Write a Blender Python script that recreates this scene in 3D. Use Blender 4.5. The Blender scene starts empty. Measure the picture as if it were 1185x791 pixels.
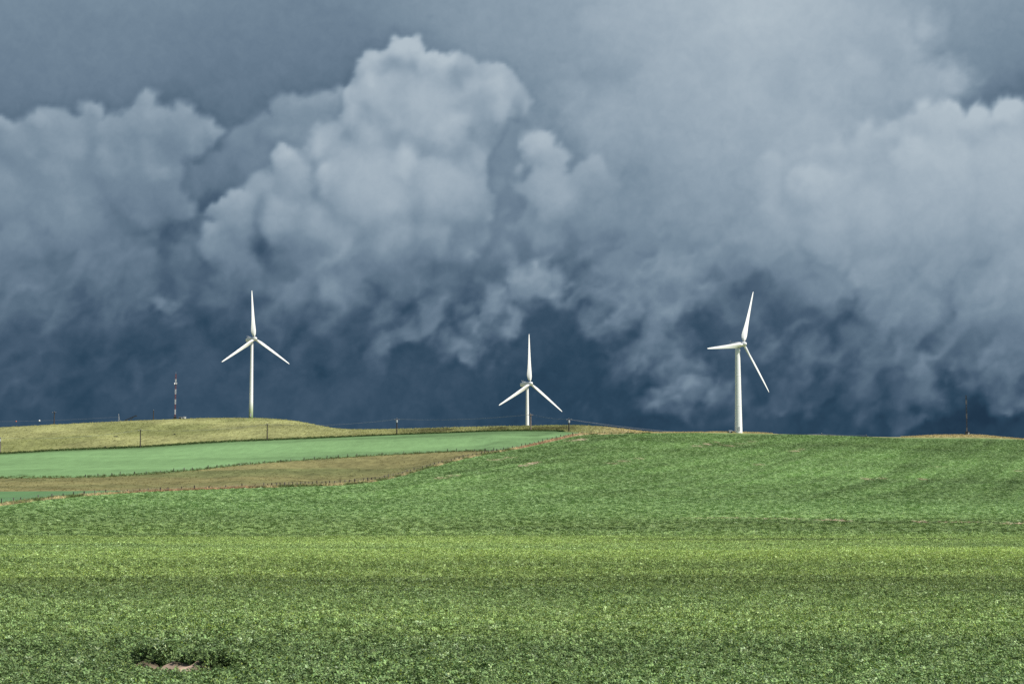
import bpy, bmesh, math, random
import numpy as np
from mathutils import Vector, Matrix

random.seed(7)
RNG = np.random.default_rng(7)
scene = bpy.context.scene
COL = scene.collection

# ------------------------------------------------------------------ camera, light, exposure
FPX, PW, PH = 2000.0, 1185.0, 791.0            # focal length in photo pixels, photo size
HORIZON = 590.0
PITCH = math.atan((HORIZON - PH / 2) / FPX)
cam_d = bpy.data.cameras.new("camera")
cam_d.sensor_width = 36.0
cam_d.lens = FPX / PW * 36.0
cam_d.clip_start, cam_d.clip_end = 0.5, 200000.0
cam = bpy.data.objects.new("camera", cam_d)
cam.location = (0, 0, 0)
cam.rotation_euler = (math.pi / 2 + PITCH, 0, 0)
COL.objects.link(cam)
scene.camera = cam

SUN_AZ, SUN_EL = math.radians(116), math.radians(44)   # azimuth clockwise from +Y (view direction)
world = bpy.data.worlds.new("World")
scene.world = world
world.use_nodes = True
wn = world.node_tree
wn.nodes.clear()
sky_n = wn.nodes.new("ShaderNodeTexSky")
sky_n.sky_type = 'NISHITA'
sky_n.sun_disc = False
sky_n.sun_elevation = SUN_EL
sky_n.sun_rotation = SUN_AZ
bg = wn.nodes.new("ShaderNodeBackground")
bg.inputs["Strength"].default_value = 0.08
wo = wn.nodes.new("ShaderNodeOutputWorld")
wn.links.new(sky_n.outputs[0], bg.inputs[0])
wn.links.new(bg.outputs[0], wo.inputs[0])

sun_d = bpy.data.lights.new("sun", 'SUN')
sun_d.energy = 4.9
sun_d.angle = math.radians(0.5)
sun_d.color = (1.0, 0.96, 0.89)
sun = bpy.data.objects.new("sun", sun_d)
to_sun = Vector((math.sin(SUN_AZ) * math.cos(SUN_EL), math.cos(SUN_AZ) * math.cos(SUN_EL), math.sin(SUN_EL)))
sun.rotation_euler = to_sun.to_track_quat('Z', 'Y').to_euler()
sun.location = (60, -40, 80)
COL.objects.link(sun)

scene.view_settings.view_transform = 'Standard'
scene.view_settings.look = 'None'
scene.view_settings.exposure = 0.0
scene.view_settings.gamma = 1.0
scene.view_settings.use_curve_mapping = False
scene.cycles.max_bounces = 4
scene.cycles.diffuse_bounces = 2
scene.cycles.transparent_max_bounces = 6
scene.cycles.use_adaptive_sampling = True
scene.cycles.adaptive_threshold = 0.01
scene.cycles.use_denoising = False

# ------------------------------------------------------------------ small helpers
def tag(o, label=None, category=None, group=None, kind=None):
    if label: o["label"] = label
    if category: o["category"] = category
    if group: o["group"] = group
    if kind: o["kind"] = kind
    return o

def empty(name, loc, rz=0.0):
    o = bpy.data.objects.new(name, None)
    o.location = loc
    o.rotation_euler = (0, 0, rz)
    o.empty_display_size = 0.5
    COL.objects.link(o)
    return o

def link_mesh(name, me, mat=None, parent=None, loc=(0, 0, 0)):
    o = bpy.data.objects.new(name, me)
    if mat: me.materials.clear(); me.materials.append(mat)
    o.parent = parent
    o.location = loc
    COL.objects.link(o)
    return o

def bm_obj(name, bm, mat=None, parent=None, loc=(0, 0, 0), smooth=False):
    bmesh.ops.recalc_face_normals(bm, faces=bm.faces)
    me = bpy.data.meshes.new(name)
    bm.to_mesh(me); bm.free()
    if smooth:
        for p in me.polygons: p.use_smooth = True
    return link_mesh(name, me, mat, parent, loc)

def add_box(bm, c, s, rot=None):
    M = Matrix.Translation(c) @ (rot.to_4x4() if rot else Matrix.Identity(4)) @ Matrix.Diagonal((s[0], s[1], s[2], 1))
    bmesh.ops.create_cube(bm, size=1.0, matrix=M)

def add_tube(bm, p0, p1, r0, r1=None, n=8):
    p0, p1 = Vector(p0), Vector(p1)
    r1 = r0 if r1 is None else r1
    d = p1 - p0
    q = d.to_track_quat('Z', 'Y').to_matrix()
    rings = []
    for p, r in ((p0, r0), (p1, r1)):
        rings.append([bm.verts.new(p + q @ Vector((r * math.cos(2 * math.pi * k / n), r * math.sin(2 * math.pi * k / n), 0))) for k in range(n)])
    for k in range(n):
        bm.faces.new((rings[0][k], rings[0][(k + 1) % n], rings[1][(k + 1) % n], rings[1][k]))
    bm.faces.new(rings[0][::-1]); bm.faces.new(rings[1])

def add_lathe(bm, prof, n=24, M=None):
    M = M or Matrix.Identity(4)
    rings = []
    for r, z in prof:
        rings.append([bm.verts.new(M @ Vector((r * math.cos(2 * math.pi * k / n), r * math.sin(2 * math.pi * k / n), z))) for k in range(n)])
    for a, b in zip(rings[:-1], rings[1:]):
        for k in range(n):
            bm.faces.new((a[k], a[(k + 1) % n], b[(k + 1) % n], b[k]))
    bm.faces.new(rings[0][::-1]); bm.faces.new(rings[-1])

def copy_tree(o, parent=None):
    c = o.copy()
    COL.objects.link(c)
    c.parent = parent
    for ch in list(o.children):
        copy_tree(ch, c)
    return c

# ------------------------------------------------------------------ numpy noise
_perm = np.random.default_rng(11).random((256, 256)).astype(np.float32)

def vnoise(x, y, seed=0):
    x = np.asarray(x, np.float64) + seed * 37.17
    y = np.asarray(y, np.float64) + seed * 91.73
    xi, yi = np.floor(x).astype(np.int64), np.floor(y).astype(np.int64)
    fx, fy = x - xi, y - yi
    fx = fx * fx * fx * (fx * (fx * 6 - 15) + 10)
    fy = fy * fy * fy * (fy * (fy * 6 - 15) + 10)
    g = lambda a, b: _perm[a & 255, b & 255]
    return (g(xi, yi) * (1 - fx) + g(xi + 1, yi) * fx) * (1 - fy) + (g(xi, yi + 1) * (1 - fx) + g(xi + 1, yi + 1) * fx) * fy

def fbm(x, y, octv=4, seed=0, gain=0.5):
    s, a, t = 0.0, 1.0, 0.0
    for k in range(octv):
        s = s + a * vnoise(x * 2 ** k, y * 2 ** k, seed + k * 3)
        t += a; a *= gain
    return s / t

def sstep(a, b, x):
    t = np.clip((x - a) / (b - a), 0, 1)
    return t * t * (3 - 2 * t)

def pchip(xs, ys, x):
    xs, ys = np.asarray(xs, float), np.asarray(ys, float)
    h = np.diff(xs); dl = np.diff(ys) / h
    m = np.zeros_like(ys)
    for i in range(1, len(xs) - 1):
        if dl[i - 1] * dl[i] > 0:
            w1, w2 = 2 * h[i] + h[i - 1], h[i] + 2 * h[i - 1]
            m[i] = (w1 + w2) / (w1 / dl[i - 1] + w2 / dl[i])
    m[0], m[-1] = dl[0], dl[-1]
    x = np.clip(x, xs[0], xs[-1])
    i = np.clip(np.searchsorted(xs, x) - 1, 0, len(xs) - 2)
    t = (x - xs[i]) / h[i]
    return (ys[i] * (2 * t ** 3 - 3 * t ** 2 + 1) + h[i] * m[i] * (t ** 3 - 2 * t ** 2 + t)
            + ys[i + 1] * (-2 * t ** 3 + 3 * t ** 2) + h[i] * m[i + 1] * (t ** 3 - t ** 2))

def lin(*c):
    c = np.asarray(c, float) / 255.0
    return np.where(c <= 0.04045, c / 12.92, ((c + 0.055) / 1.055) ** 2.4)

# ------------------------------------------------------------------ survey: sight lines from the camera station to points on the land
CP, SP = math.cos(PITCH), math.sin(PITCH)

def ray(px, py):
    """sight line through a photo pixel, scaled to depth Y = 1: (X/Y, Z/Y)"""
    u, v = (np.asarray(px, float) - PW / 2) / FPX, (PH / 2 - np.asarray(py, float)) / FPX
    y, z = CP - SP * v, SP + CP * v
    return u / y, z / y

def at(px, py, d):
    a, e = ray(px, py)
    return Vector((float(a) * d, d, float(e) * d))

# boundaries of the land cover, surveyed as (photo x, photo y, distance in metres)
F = [(-60, 591, 385), (0, 585, 400), (60, 577.5, 430), (150, 570, 465), (240, 566, 490), (340, 563, 510), (400, 561, 525), (440, 556, 550), (490, 543, 600),
     (540, 530, 655), (600, 519, 710), (650, 508, 765), (668, 504, 785), (700, 502.5, 800), (740, 501.3, 815), (800, 500.6, 845), (855, 501.8, 866), (900, 502.2, 866),
     (950, 503.4, 862), (1000, 505.2, 860), (1050, 506.8, 860), (1120, 507.2, 860), (1185, 508.5, 858), (1250, 510, 855)]
F2 = [(-60, 588, 397), (0, 582.2, 410), (60, 575, 440), (150, 569.3, 470), (240, 565.5, 494), (340, 561.5, 518), (400, 559, 535), (440, 554, 560), (490, 541, 612),
      (540, 528, 668), (600, 516.8, 722), (640, 507, 770), (668, 501.6, 797), (700, 501, 812), (740, 500.9, 819), (800, 500.4, 848), (855, 501, 868), (900, 502, 868),
      (950, 503.3, 864), (1000, 505.1, 862), (1050, 506, 863), (1120, 505.6, 864), (1185, 508.4, 860), (1250, 509.9, 857)]
W = [(-60, 569, 470), (0, 568.3, 480), (150, 567.3, 490), (210, 566, 496), (250, 564.6, 500), (340, 561.2, 520)]
B = [(-60, 553.5, 585), (0, 553, 590), (100, 552, 600), (200, 546, 640), (300, 536, 700), (400, 529, 725), (480, 524.5, 735), (540, 521.7, 735), (572, 521, 705)]
P = [(-60, 527, 790), (0, 525, 800), (60, 521.5, 815), (160, 517.3, 838), (250, 511.5, 848), (360, 507, 850), (430, 504, 850), (520, 500.5, 845), (590, 498.3, 836),
     (640, 498.3, 822), (660, 499.3, 806), (676, 500.9, 802)]
C = [(-60, 496, 975), (0, 494, 980), (60, 491, 990), (110, 488.5, 1000), (160, 486, 1020), (200, 484.7, 1040), (240, 483.2, 1050), (290, 483.3, 1050), (330, 485.5, 1030),
     (360, 490.5, 1000), (385, 495, 960), (400, 496.3, 940), (430, 496.5, 925), (500, 495, 910), (560, 493.5, 900), (620, 492.2, 890), (660, 491.8, 885), (690, 493, 875),
     (715, 495.5, 870), (740, 498.7, 865), (755, 500.1, 858), (800, 499.9, 860), (818, 499.6, 868), (832, 498.9, 876), (855, 499.6, 878), (880, 500.2, 876), (895, 501.7, 872), (950, 503, 868),
     (1000, 504.8, 866), (1035, 505.4, 866), (1060, 503.8, 872), (1100, 502.5, 878), (1130, 502.7, 878), (1160, 505.2, 870), (1185, 507.8, 866), (1250, 509, 863)]

THV = 0.335
th_in = np.linspace(-THV, THV, 820)
th_out = np.concatenate([np.linspace(THV, 0.8, 26)[1:], np.linspace(0.8, math.pi, 40)[1:]])
TH = np.concatenate([-th_out[::-1], th_in, th_out])
A_col = np.tan(np.clip(TH, -0.33, 0.33))

def curve(pts):
    p = np.array(pts, float)
    a, e = ray(p[:, 0], p[:, 1])
    return pchip(a, e, A_col), pchip(a, p[:, 2], A_col)

def fixed(row, d):
    return np.full_like(A_col, float(ray(592.5, row)[1])), np.full_like(A_col, float(d))

stF, stF2, stC = curve(F), curve(F2), curve(C)
def tail(pts, base):
    p = np.array(pts, float)
    a, e = ray(p[:, 0], p[:, 1])
    ee, dd = pchip(a, e, A_col), pchip(a, p[:, 2], A_col)
    k = A_col > a[-1]
    return np.where(k, base[0] + 1e-5, ee), np.where(k, base[1] + 0.4, dd)
stW = tail(W, stF2)
stB = tail(B, stW)
stP = tail(P, stB)
def mixst(a, b, tr, td):
    return a[0] + (b[0] - a[0]) * tr, a[1] + (b[1] - a[1]) * td
s605 = fixed(605, 290)
st9 = mixst(s605, stF, 0.42, 0.42)
st10 = mixst(s605, stF, 0.79, 0.75)
back1 = (stC[0] - 0.0215, stC[1] + 150)
stations = [(np.full_like(A_col, -3.3 / 3), np.full_like(A_col, 3.0)), fixed(1250, 12), fixed(791, 40), fixed(700, 75), fixed(689, 84), fixed(676, 106),
            fixed(655, 132), fixed(640, 165), fixed(628, 205), s605, st9, st10, stF, stF2, stW, stB, stP, stC,
            (stC[0] - 0.002, stC[1] + 35), back1, fixed(588, 2200), fixed(592, 7000), fixed(591, 60000)]
E_st = np.array([s[0] for s in stations]); D_st = np.array([s[1] for s in stations])
for k in range(1, len(stations)):
    D_st[k] = np.maximum(D_st[k], D_st[k - 1] + 0.35)
IF, IF2, IW, IB, IP, IC = 12, 13, 14, 15, 16, 17
# height table per bearing
LOGD = np.linspace(math.log(2.0), math.log(60000), 1500)
ZT = np.empty((len(TH), len(LOGD)))
flat = sstep(math.radians(35), math.radians(75), np.abs(TH))
for i in range(len(TH)):
    d = np.exp(LOGD)
    e = pchip(D_st[:, i], E_st[:, i], d)
    z = e * d
    ZT[i] = z * (1 - flat[i]) + (-4.0) * flat[i]

_in = np.abs(TH) < .36
_z = ZT[_in]
for _ in range(2):
    _p = np.cumsum(np.pad(_z, ((6, 5), (0, 0)), mode='edge'), axis=0)
    _z = np.concatenate([_p[10:11], _p[11:] - _p[:-11]], 0)[:_z.shape[0]] / 11
ZT[_in] = _z
# a low heap of bare earth among the nearest plants
for i in np.where(np.abs(TH) < .4)[0]:
    d = np.exp(LOGD)
    for (x, y, rx, ry, h) in ((-9.2, 41.9, 1.2, .34, .22), (-8.3, 41.8, 1.0, .36, .27), (-7.7, 41.4, .9, .36, .29), (-7.1, 41.1, .8, .32, .26), (-6.5, 40.9, .9, .28, .22)):
        k = ((d * A_col[i] - x) / rx) ** 2 + ((d - y) / ry) ** 2
        ZT[i] += h * np.exp(-k) * (.8 + .4 * vnoise(d * A_col[i] * 5, d * 5, 17))
SEC = np.sqrt(1 + A_col ** 2)                     # radial distance / depth at each bearing
def col_z(i, depth):
    return np.interp(np.log(depth), LOGD, ZT[i])

def ground_z(X, Y):
    X, Y = np.asarray(X, float), np.asarray(Y, float)
    th = np.arctan2(X, Y)
    i = np.clip(np.searchsorted(TH, th) - 1, 0, len(TH) - 2)
    t = np.clip((th - TH[i]) / (TH[i + 1] - TH[i]), 0, 1)
    dep = np.hypot(X, Y) / (SEC[i] * (1 - t) + SEC[i + 1] * t)
    j = (np.log(np.maximum(dep, 2.01)) - LOGD[0]) / (LOGD[1] - LOGD[0])
    j0 = np.clip(j.astype(int), 0, len(LOGD) - 2); s = j - j0
    z0 = ZT[i, j0] * (1 - s) + ZT[i, j0 + 1] * s
    z1 = ZT[i + 1, j0] * (1 - s) + ZT[i + 1, j0 + 1] * s
    return z0 * (1 - t) + z1 * t

def hit(px, py):
    """where the sight line through a photo pixel first meets the ground"""
    a, e = ray(px, py)
    d = np.exp(np.linspace(math.log(20), math.log(1200), 6000))
    g = ground_z(float(a) * d, d)
    k = int(np.argmax(g >= float(e) * d))
    if g[k] < float(e) * d[k]: k = len(d) - 1
    return float(a) * d[k], d[k]

def on_ground(px, d):
    """ground point at depth d under photo column px"""
    a = float(ray(px, 500)[0])
    return Vector((a * d, d, float(ground_z(np.array([a * d]), np.array([d]))[0])))

# ------------------------------------------------------------------ land cover colours (albedo)
SOIL = [  # bare soil: photo x, y, half width, half height, strength
    (160, 776.5, 18, 1.0, .6), (183, 776, 18, 1.2, .8), (204, 775.5, 15, 1.8, 1.0), (217, 779, 15, 2.6, 1.2), (237, 781, 11, 1.6, .9), (258, 783, 16, 1.1, .6),
    (958, 602.3, 18, .7, .9), (975, 603, 12, .6, .9), (1068, 604.2, 8, 1.1, 1.), (1110, 605, 26, .5, .6), (1170, 606.5, 16, .5, .6), (840, 600, 40, .35, .45), (905, 601, 30, .4, .5),
    (606, 538.5, 7, 1.0, .8), (614, 536.5, 7, .9, .8), (621, 535, 5, .7, .7), (575, 532, 10, .8, .5), (590, 529.5, 9, .7, .5), (510, 553, 8, .9, .5), (524, 550.5, 8, .8, .4),
    (808, 516.5, 7, .9, .75), (819, 513.8, 7, .8, .75), (829, 511.5, 4, .6, .6), (845, 516, 10, .6, .6), (858, 513.5, 10, .6, .5), (870, 511, 7, .5, .4),
    (918, 522, 8, .8, .5), (928, 520, 5, .7, .5), (706, 536, 9, .6, .4), (720, 533.5, 9, .6, .4), (738, 530.5, 9, .5, .35), (878, 537.5, 8, .6, .35),
    (1004, 554.5, 6, 1.0, .5), (1068, 554.6, 5, .9, .6), (1020, 553.5, 5, .7, .35), (672, 508.5, 8, .8, .7), (660, 510, 8, .7, .5), (1090, 540, 14, .5, .25), (1180, 545, 8, .7, .5)]
SOIL_W = []
for (px, py, hw, hh, s) in SOIL:
    x, y = hit(px, py)
    y0, y1 = hit(px, py + hh)[1], hit(px, py - hh)[1]
    SOIL_W.append((x, y, hw * y / FPX, max((y1 - y0) / 2, 0.4), s))

TONE = [  # light and shade of the undulating slope put into crop colour, plus crop bands: photo x, y, half width, half height, amount
    (600, 571, 110, 5, .14), (720, 565, 110, 6, .20), (850, 557, 110, 6, .22), (980, 548, 110, 6, .22), (1110, 538, 110, 7, .22), (1080, 558, 140, 6, -.14), (900, 572, 220, 5, -.06), (1140, 524, 70, 6, -.10),
    (660, 530, 70, 8, -.14), (740, 520, 80, 7, -.14), (610, 548, 60, 6, -.08), (880, 512, 70, 4, .10), (980, 515, 80, 4, -.08), (840, 530, 60, 5, -.08), (720, 505, 60, 2.5, .12), (380, 581, 60, 3, -.14), (160, 590, 90, 3, -.10), (240, 608, 200, 5, .10), (60, 600, 110, 3, .08), (480, 596, 90, 5, .10),
    (960, 599, 330, 2.0, .2), (960, 607.5, 330, 4, -.24), (660, 611, 160, 2.5, -.14), (1130, 615, 200, 3, -.12), (900, 617, 220, 1.5, .14), (150, 625.5, 330, 2, -.26), (460, 622, 220, 1.5, -.10), (960, 628.2, 230, .7, -.38), (700, 622, 200, 1.2, -.14), (1000, 623, 260, 1.4, .10),
    (640, 592, 400, 3, .06), (840, 585, 260, 3, -.06), (1060, 590, 200, 3, .07)]
TONE_W = []
for (px, py, hw, hh, s) in TONE:
    x, y = hit(px, py)
    y0, y1 = hit(px, py + hh)[1], hit(px, py - hh)[1]
    TONE_W.append((x, y, hw * y / FPX, max((y1 - y0) / 2, 0.6), s))

def tone_field(X, Y):
    m = np.ones_like(X)
    wx, wy = (fbm(X * .03, Y * .03, 3, 91) - .5), (fbm(X * .02, Y * .05, 3, 93) - .5)
    for (x, y, rx, ry, s) in TONE_W:
        k = ((X - x) / rx + wx) ** 2 + ((Y - y) / ry + 1.3 * wy) ** 2
        m = m * (1 + s * np.exp(-k * 1.2))
    return m

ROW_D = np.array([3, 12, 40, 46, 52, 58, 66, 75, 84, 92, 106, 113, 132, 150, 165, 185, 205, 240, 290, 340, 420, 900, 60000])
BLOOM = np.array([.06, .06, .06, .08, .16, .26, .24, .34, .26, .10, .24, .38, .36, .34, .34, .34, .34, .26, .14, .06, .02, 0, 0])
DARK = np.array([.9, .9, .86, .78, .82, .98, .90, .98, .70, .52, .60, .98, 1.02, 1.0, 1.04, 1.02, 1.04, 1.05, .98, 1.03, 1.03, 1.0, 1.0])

C_LEAF = np.array((.140, .212, .073))
C_BLOOM = np.array((.188, .242, .070))
C_HILL = np.array((.160, .250, .092))
C_SOIL = np.array((.50, .37, .28))
C_STRAW = np.array((.50, .43, .24))
C_DIRT = np.array((.44, .29, .18))
C_PALE = np.array((.190, .325, .135))
C_WEDGE = np.array((.14, .265, .11))
C_BROWN = np.array((.222, .205, .086))
C_GOLD = np.array((.305, .31, .128))

def soil_mask(X, Y):
    m = np.zeros_like(X)
    rag = fbm(X * 0.9, Y * 0.35, 3, 41)
    for (x, y, rx, ry, s) in SOIL_W:
        sc = 1.0 if y < 120 else 0.35
        k = (X - x) ** 2 / rx ** 2 + (Y - y) ** 2 / ry ** 2
        sel = k < 6
        if not sel.any(): continue
        r2 = fbm(X[sel] * (0.9 * sc) + 3, Y[sel] * (0.5 * sc), 3, 41)
        m[sel] = np.maximum(m[sel], s * sstep(1.5, .1, k[sel] + (r2 - .5) * 2.2))
    return m

def canola_albedo(X, Y, bare=True):
    wob = (fbm(X * .012, Y * .02, 3, 1) - .5)
    d = np.hypot(X, Y) * (1 + .06 * wob) + 0 * X
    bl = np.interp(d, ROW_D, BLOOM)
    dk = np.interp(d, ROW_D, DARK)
    near = sstep(330, 200, Y)
    band = fbm(X * .004, Y * .035, 5, 5, .8) - .5                      # drill-width bands across the field
    big = fbm(X * .018 + Y * .004, Y * .022, 4, 9) - .5
    bl = np.clip(bl * (1 + 3.2 * band * near + 1.6 * big * near), 0, 1)
    hillf = sstep(210, 400, Y)
    c = C_LEAF * (1 - hillf[:, None]) + C_HILL * hillf[:, None]
    c = c * (1 - bl[:, None]) + C_BLOOM * bl[:, None]
    # streaks that run up and across the slope
    ca, sa = math.cos(1.22), math.sin(1.22)
    u, v = X * ca + Y * sa, -X * sa + Y * ca
    st = .40 * (fbm(u * .005, v * .05, 4, 13) - .5) + .75 * (fbm(u * .006, v * .24, 3, 15) - .5)
    st2 = fbm(X * .006, Y * .028, 4, 21) - .5
    hi = sstep(330, 520, Y) * sstep(-260, 20, X)
    lowh = sstep(190, 300, Y)
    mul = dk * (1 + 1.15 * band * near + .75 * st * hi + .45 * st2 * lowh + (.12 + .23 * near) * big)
    # lit and shaded swells of the slope, put into the crop colour as noise
    light = fbm(X * .004 + 7, Y * .011, 3, 31) - .5
    c = c * (mul * (1 + .25 * light * lowh) * tone_field(X, Y))[:, None]
    yel = np.clip((fbm(X * .005, Y * .06, 3, 55) - .52) * 3, 0, 1) * sstep(200, 300, Y) * .22
    c = c * (1 - yel[:, None]) + np.array((.14, .21, .06)) * yel[:, None]
    # thin streaks along the drill lines where more plants have come into flower
    sk = np.clip((fbm(X * .004, Y * (.16 - .07 * sstep(60, 160, Y)) + 9, 3, 57) - .53) * 7, 0, 1) * sstep(46, 62, Y) * sstep(300, 190, Y) * .45 * (1 - .7 * sstep(82, 92, Y) * sstep(116, 106, Y))
    sk = sk * (.45 + .9 * vnoise(X * .06, Y * .3, 58))
    c = c * (1 - sk[:, None]) + np.array((.205, .27, .062)) * sk[:, None]
    # two thin wheel tracks across the crop
    for (yy, amp, x0, x1) in ((204, .45, 25, 400), (288, .35, 40, 400), (222, .2, -300, 60)):
        k = np.exp(-((Y - yy - X * .02 - 1.5 * (fbm(X * .02, X * 0, 2, 3) - .5)) / (1.6 + yy * .004)) ** 2) * sstep(x0 - 25, x0 + 25, X) * sstep(x1 + 25, x1 - 25, X)
        c = c * (1 - amp * k)[:, None]
    for (yy, amp, x0, x1) in ((64, .3, -5, 40), (190, .25, -40, 300)):
        k = np.exp(-((Y - yy - X * .015) / (1.2 + yy * .006)) ** 2) * sstep(x0 - 15, x0 + 15, X) * sstep(x1 + 15, x1 - 15, X) * (.4 + 1.1 * vnoise(X * .08, Y * .1, 4))
        k = np.clip(amp * k, 0, 1)
        c = c * (1 - k[:, None]) + C_BLOOM * k[:, None]
    m = soil_mask(X, Y) if bare else np.zeros_like(X)
    c = c * (1 - m[:, None]) + C_SOIL * m[:, None] * (.7 + .6 * vnoise(X * 1.3, Y * .8, 8))[:, None]
    return np.clip(c, .004, .8)

def verge_albedo(X, Y, t):
    n = fbm(X * .25, Y * .12, 3, 61)
    a = sstep(.42, .6, n)[:, None]
    dirt = (sstep(-1, 6, X) * sstep(36, 26, X) + sstep(-108, -100, X) * sstep(-68, -80, X))[:, None]
    c = C_STRAW * (1 - a) + np.array((.15, .19, .07)) * a
    c = c * (1 - .8 * dirt) + C_DIRT * .8 * dirt
    right = sstep(55, 80, X)[:, None]
    return c * (1 - right) + (C_GOLD * .9) * right

def wedge_albedo(X, Y, t):
    n = fbm(X * .015, Y * .06, 3, 63) - .5
    return C_WEDGE * (1 + .35 * n)[:, None]

def brown_albedo(X, Y, t):
    n = fbm(X * .02, Y * .05, 4, 65) - .5
    g = sstep(.48, .68, fbm(X * .012 + 4, Y * .03, 4, 67)) * (.25 + .75 * sstep(.1, .7, t))
    c = C_BROWN * (1 + .55 * n)[:, None]
    c = c * (1 - .6 * g[:, None]) + np.array((.115, .15, .055)) * .6 * g[:, None]
    e = sstep(.14, .0, t) * .6
    return c * (1 - e[:, None]) + np.array((.27, .22, .10)) * e[:, None]

PALE_TONE = []
for (px, py, hw, hh, s) in ((440, 510, 45, 1.5, -.16), (400, 515, 60, 2, -.10), (598, 508, 26, 1.8, -.2), (580, 511.5, 16, 1.2, -.25), (618, 503.5, 16, 1.0, -.35), (632, 500.8, 12, .7, -.25), (552, 507, 9, .5, -.3), (560, 503.5, 30, .8, -.12),
                            (45, 543, 30, .8, -.16), (25, 549, 5, .5, -.7), (110, 538, 120, 2, -.06), (250, 527, 120, 2, .06), (330, 518, 140, 2, .05), (160, 530, 120, 1.5, -.05), (300, 525, 60, .8, -.08), (210, 536, 80, .8, -.07)):
    x, y = hit(px, py)
    y0, y1 = hit(px, py + hh)[1], hit(px, py - hh)[1]
    PALE_TONE.append((x, y, hw * y / FPX, max((y1 - y0) / 2, .8), s))

def pale_albedo(X, Y, t):
    n = fbm(X * .006, Y * .05, 4, 69) - .5
    c = C_PALE * (1 + .5 * n)[:, None]
    # darker flushes that cross the field
    k = sstep(.58, .7, fbm(X * .010 + Y * .012, Y * .035, 4, 71)) * sstep(-140, -40, X) * .55
    w1, w2 = fbm(X * .06, Y * .05, 3, 95) - .5, fbm(X * .05, Y * .08, 3, 97) - .5
    for (x, y, rx, ry, s) in PALE_TONE:
        c = c * (1 + s * np.exp(-1.1 * (((X - x) / rx + w1) ** 2 + ((Y - y) / ry + 1.5 * w2) ** 2)))[:, None]
    tram = np.exp(-((np.mod(X * .87 - Y * .5 + 400, 24.0) - 12) / .5) ** 2) * .16
    c = c * (1 - tram)[:, None]
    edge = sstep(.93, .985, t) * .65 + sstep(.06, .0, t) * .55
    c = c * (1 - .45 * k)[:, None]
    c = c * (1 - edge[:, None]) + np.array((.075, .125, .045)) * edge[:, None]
    return c

def gold_albedo(X, Y, t):
    n = 1.3 * (fbm(X * .03, Y * .022, 4, 73) - .5)
    g = fbm(X * .014, Y * .012, 4, 75)
    c = C_GOLD * (1 + .5 * n)[:, None]
    k = sstep(.47, .66, g) * .55
    c = c * (1 - k[:, None]) + np.array((.165, .19, .062)) * k[:, None]
    scrub = sstep(-75, -25, X) * sstep(42, 15, X) * sstep(.05, .3, t) * sstep(.92, .66, t) * (.3 + 1.0 * sstep(.35, .55, fbm(X * .05, Y * .04, 3, 77)))
    scrub = np.clip(scrub, 0, .85)
    c = c * (1 - scrub[:, None]) + np.array((.095, .095, .038)) * scrub[:, None]
    edge = sstep(.07, .0, t) * .75 * sstep(20, -20, X)
    c = c * (1 - edge[:, None]) + np.array((.07, .11, .04)) * edge[:, None]
    sandy = sstep(28, 60, X)[:, None] * .8
    c = c * (1 - sandy) + np.array((.46, .385, .20)) * sandy
    return c

def plain_albedo(X, Y, t):
    return np.tile(C_GOLD * .9, (len(X), 1))

# ------------------------------------------------------------------ materials
def new_mat(name):
    m = bpy.data.materials.new(name)
    m.use_nodes = True
    nt = m.node_tree
    nt.nodes.clear()
    out = nt.nodes.new("ShaderNodeOutputMaterial")
    return m, nt, out

def N(nt, typ, **kw):
    n = nt.nodes.new(typ)
    for k, v in kw.items(): setattr(n, k, v)
    return n

def pos_scaled(nt, sx, sy, sz):
    g = N(nt, "ShaderNodeNewGeometry")
    m = N(nt, "ShaderNodeVectorMath", operation='MULTIPLY')
    m.inputs[1].default_value = (sx, sy, sz)
    nt.links.new(g.outputs["Position"], m.inputs[0])
    return m.outputs[0]

def ground_mat(name, amp, sx, sy, rough=.95, amp2=.2, s2=(.35, .06)):
    m, nt, out = new_mat(name)
    p = N(nt, "ShaderNodeBsdfPrincipled")
    p.inputs["Roughness"].default_value = rough
    p.inputs["Specular IOR Level"].default_value = 0.08
    a = N(nt, "ShaderNodeAttribute", attribute_name="albedo")
    tot = None
    for (am, x, y) in ((amp, sx, sy), (amp2, s2[0], s2[1])):
        n = N(nt, "ShaderNodeTexNoise")
        n.inputs["Scale"].default_value = 1.0
        n.inputs["Detail"].default_value = 4.0
        n.inputs["Roughness"].default_value = .65
        nt.links.new(pos_scaled(nt, x, y, x), n.inputs["Vector"])
        r = N(nt, "ShaderNodeMapRange")
        r.inputs[1].default_value, r.inputs[2].default_value = .3, .7
        r.inputs[3].default_value, r.inputs[4].default_value = 1 - am, 1 + am
        nt.links.new(n.outputs[0], r.inputs[0])
        if tot is None: tot = r.outputs[0]
        else:
            mm = N(nt, "ShaderNodeMath", operation='MULTIPLY')
            nt.links.new(tot, mm.inputs[0]); nt.links.new(r.outputs[0], mm.inputs[1]); tot = mm.outputs[0]
    mul = N(nt, "ShaderNodeVectorMath", operation='SCALE')
    nt.links.new(a.outputs["Color"], mul.inputs[0]); nt.links.new(tot, mul.inputs["Scale"])
    nt.links.new(mul.outputs[0], p.inputs["Base Color"])
    nt.links.new(p.outputs[0], out.inputs[0])
    return m

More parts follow.
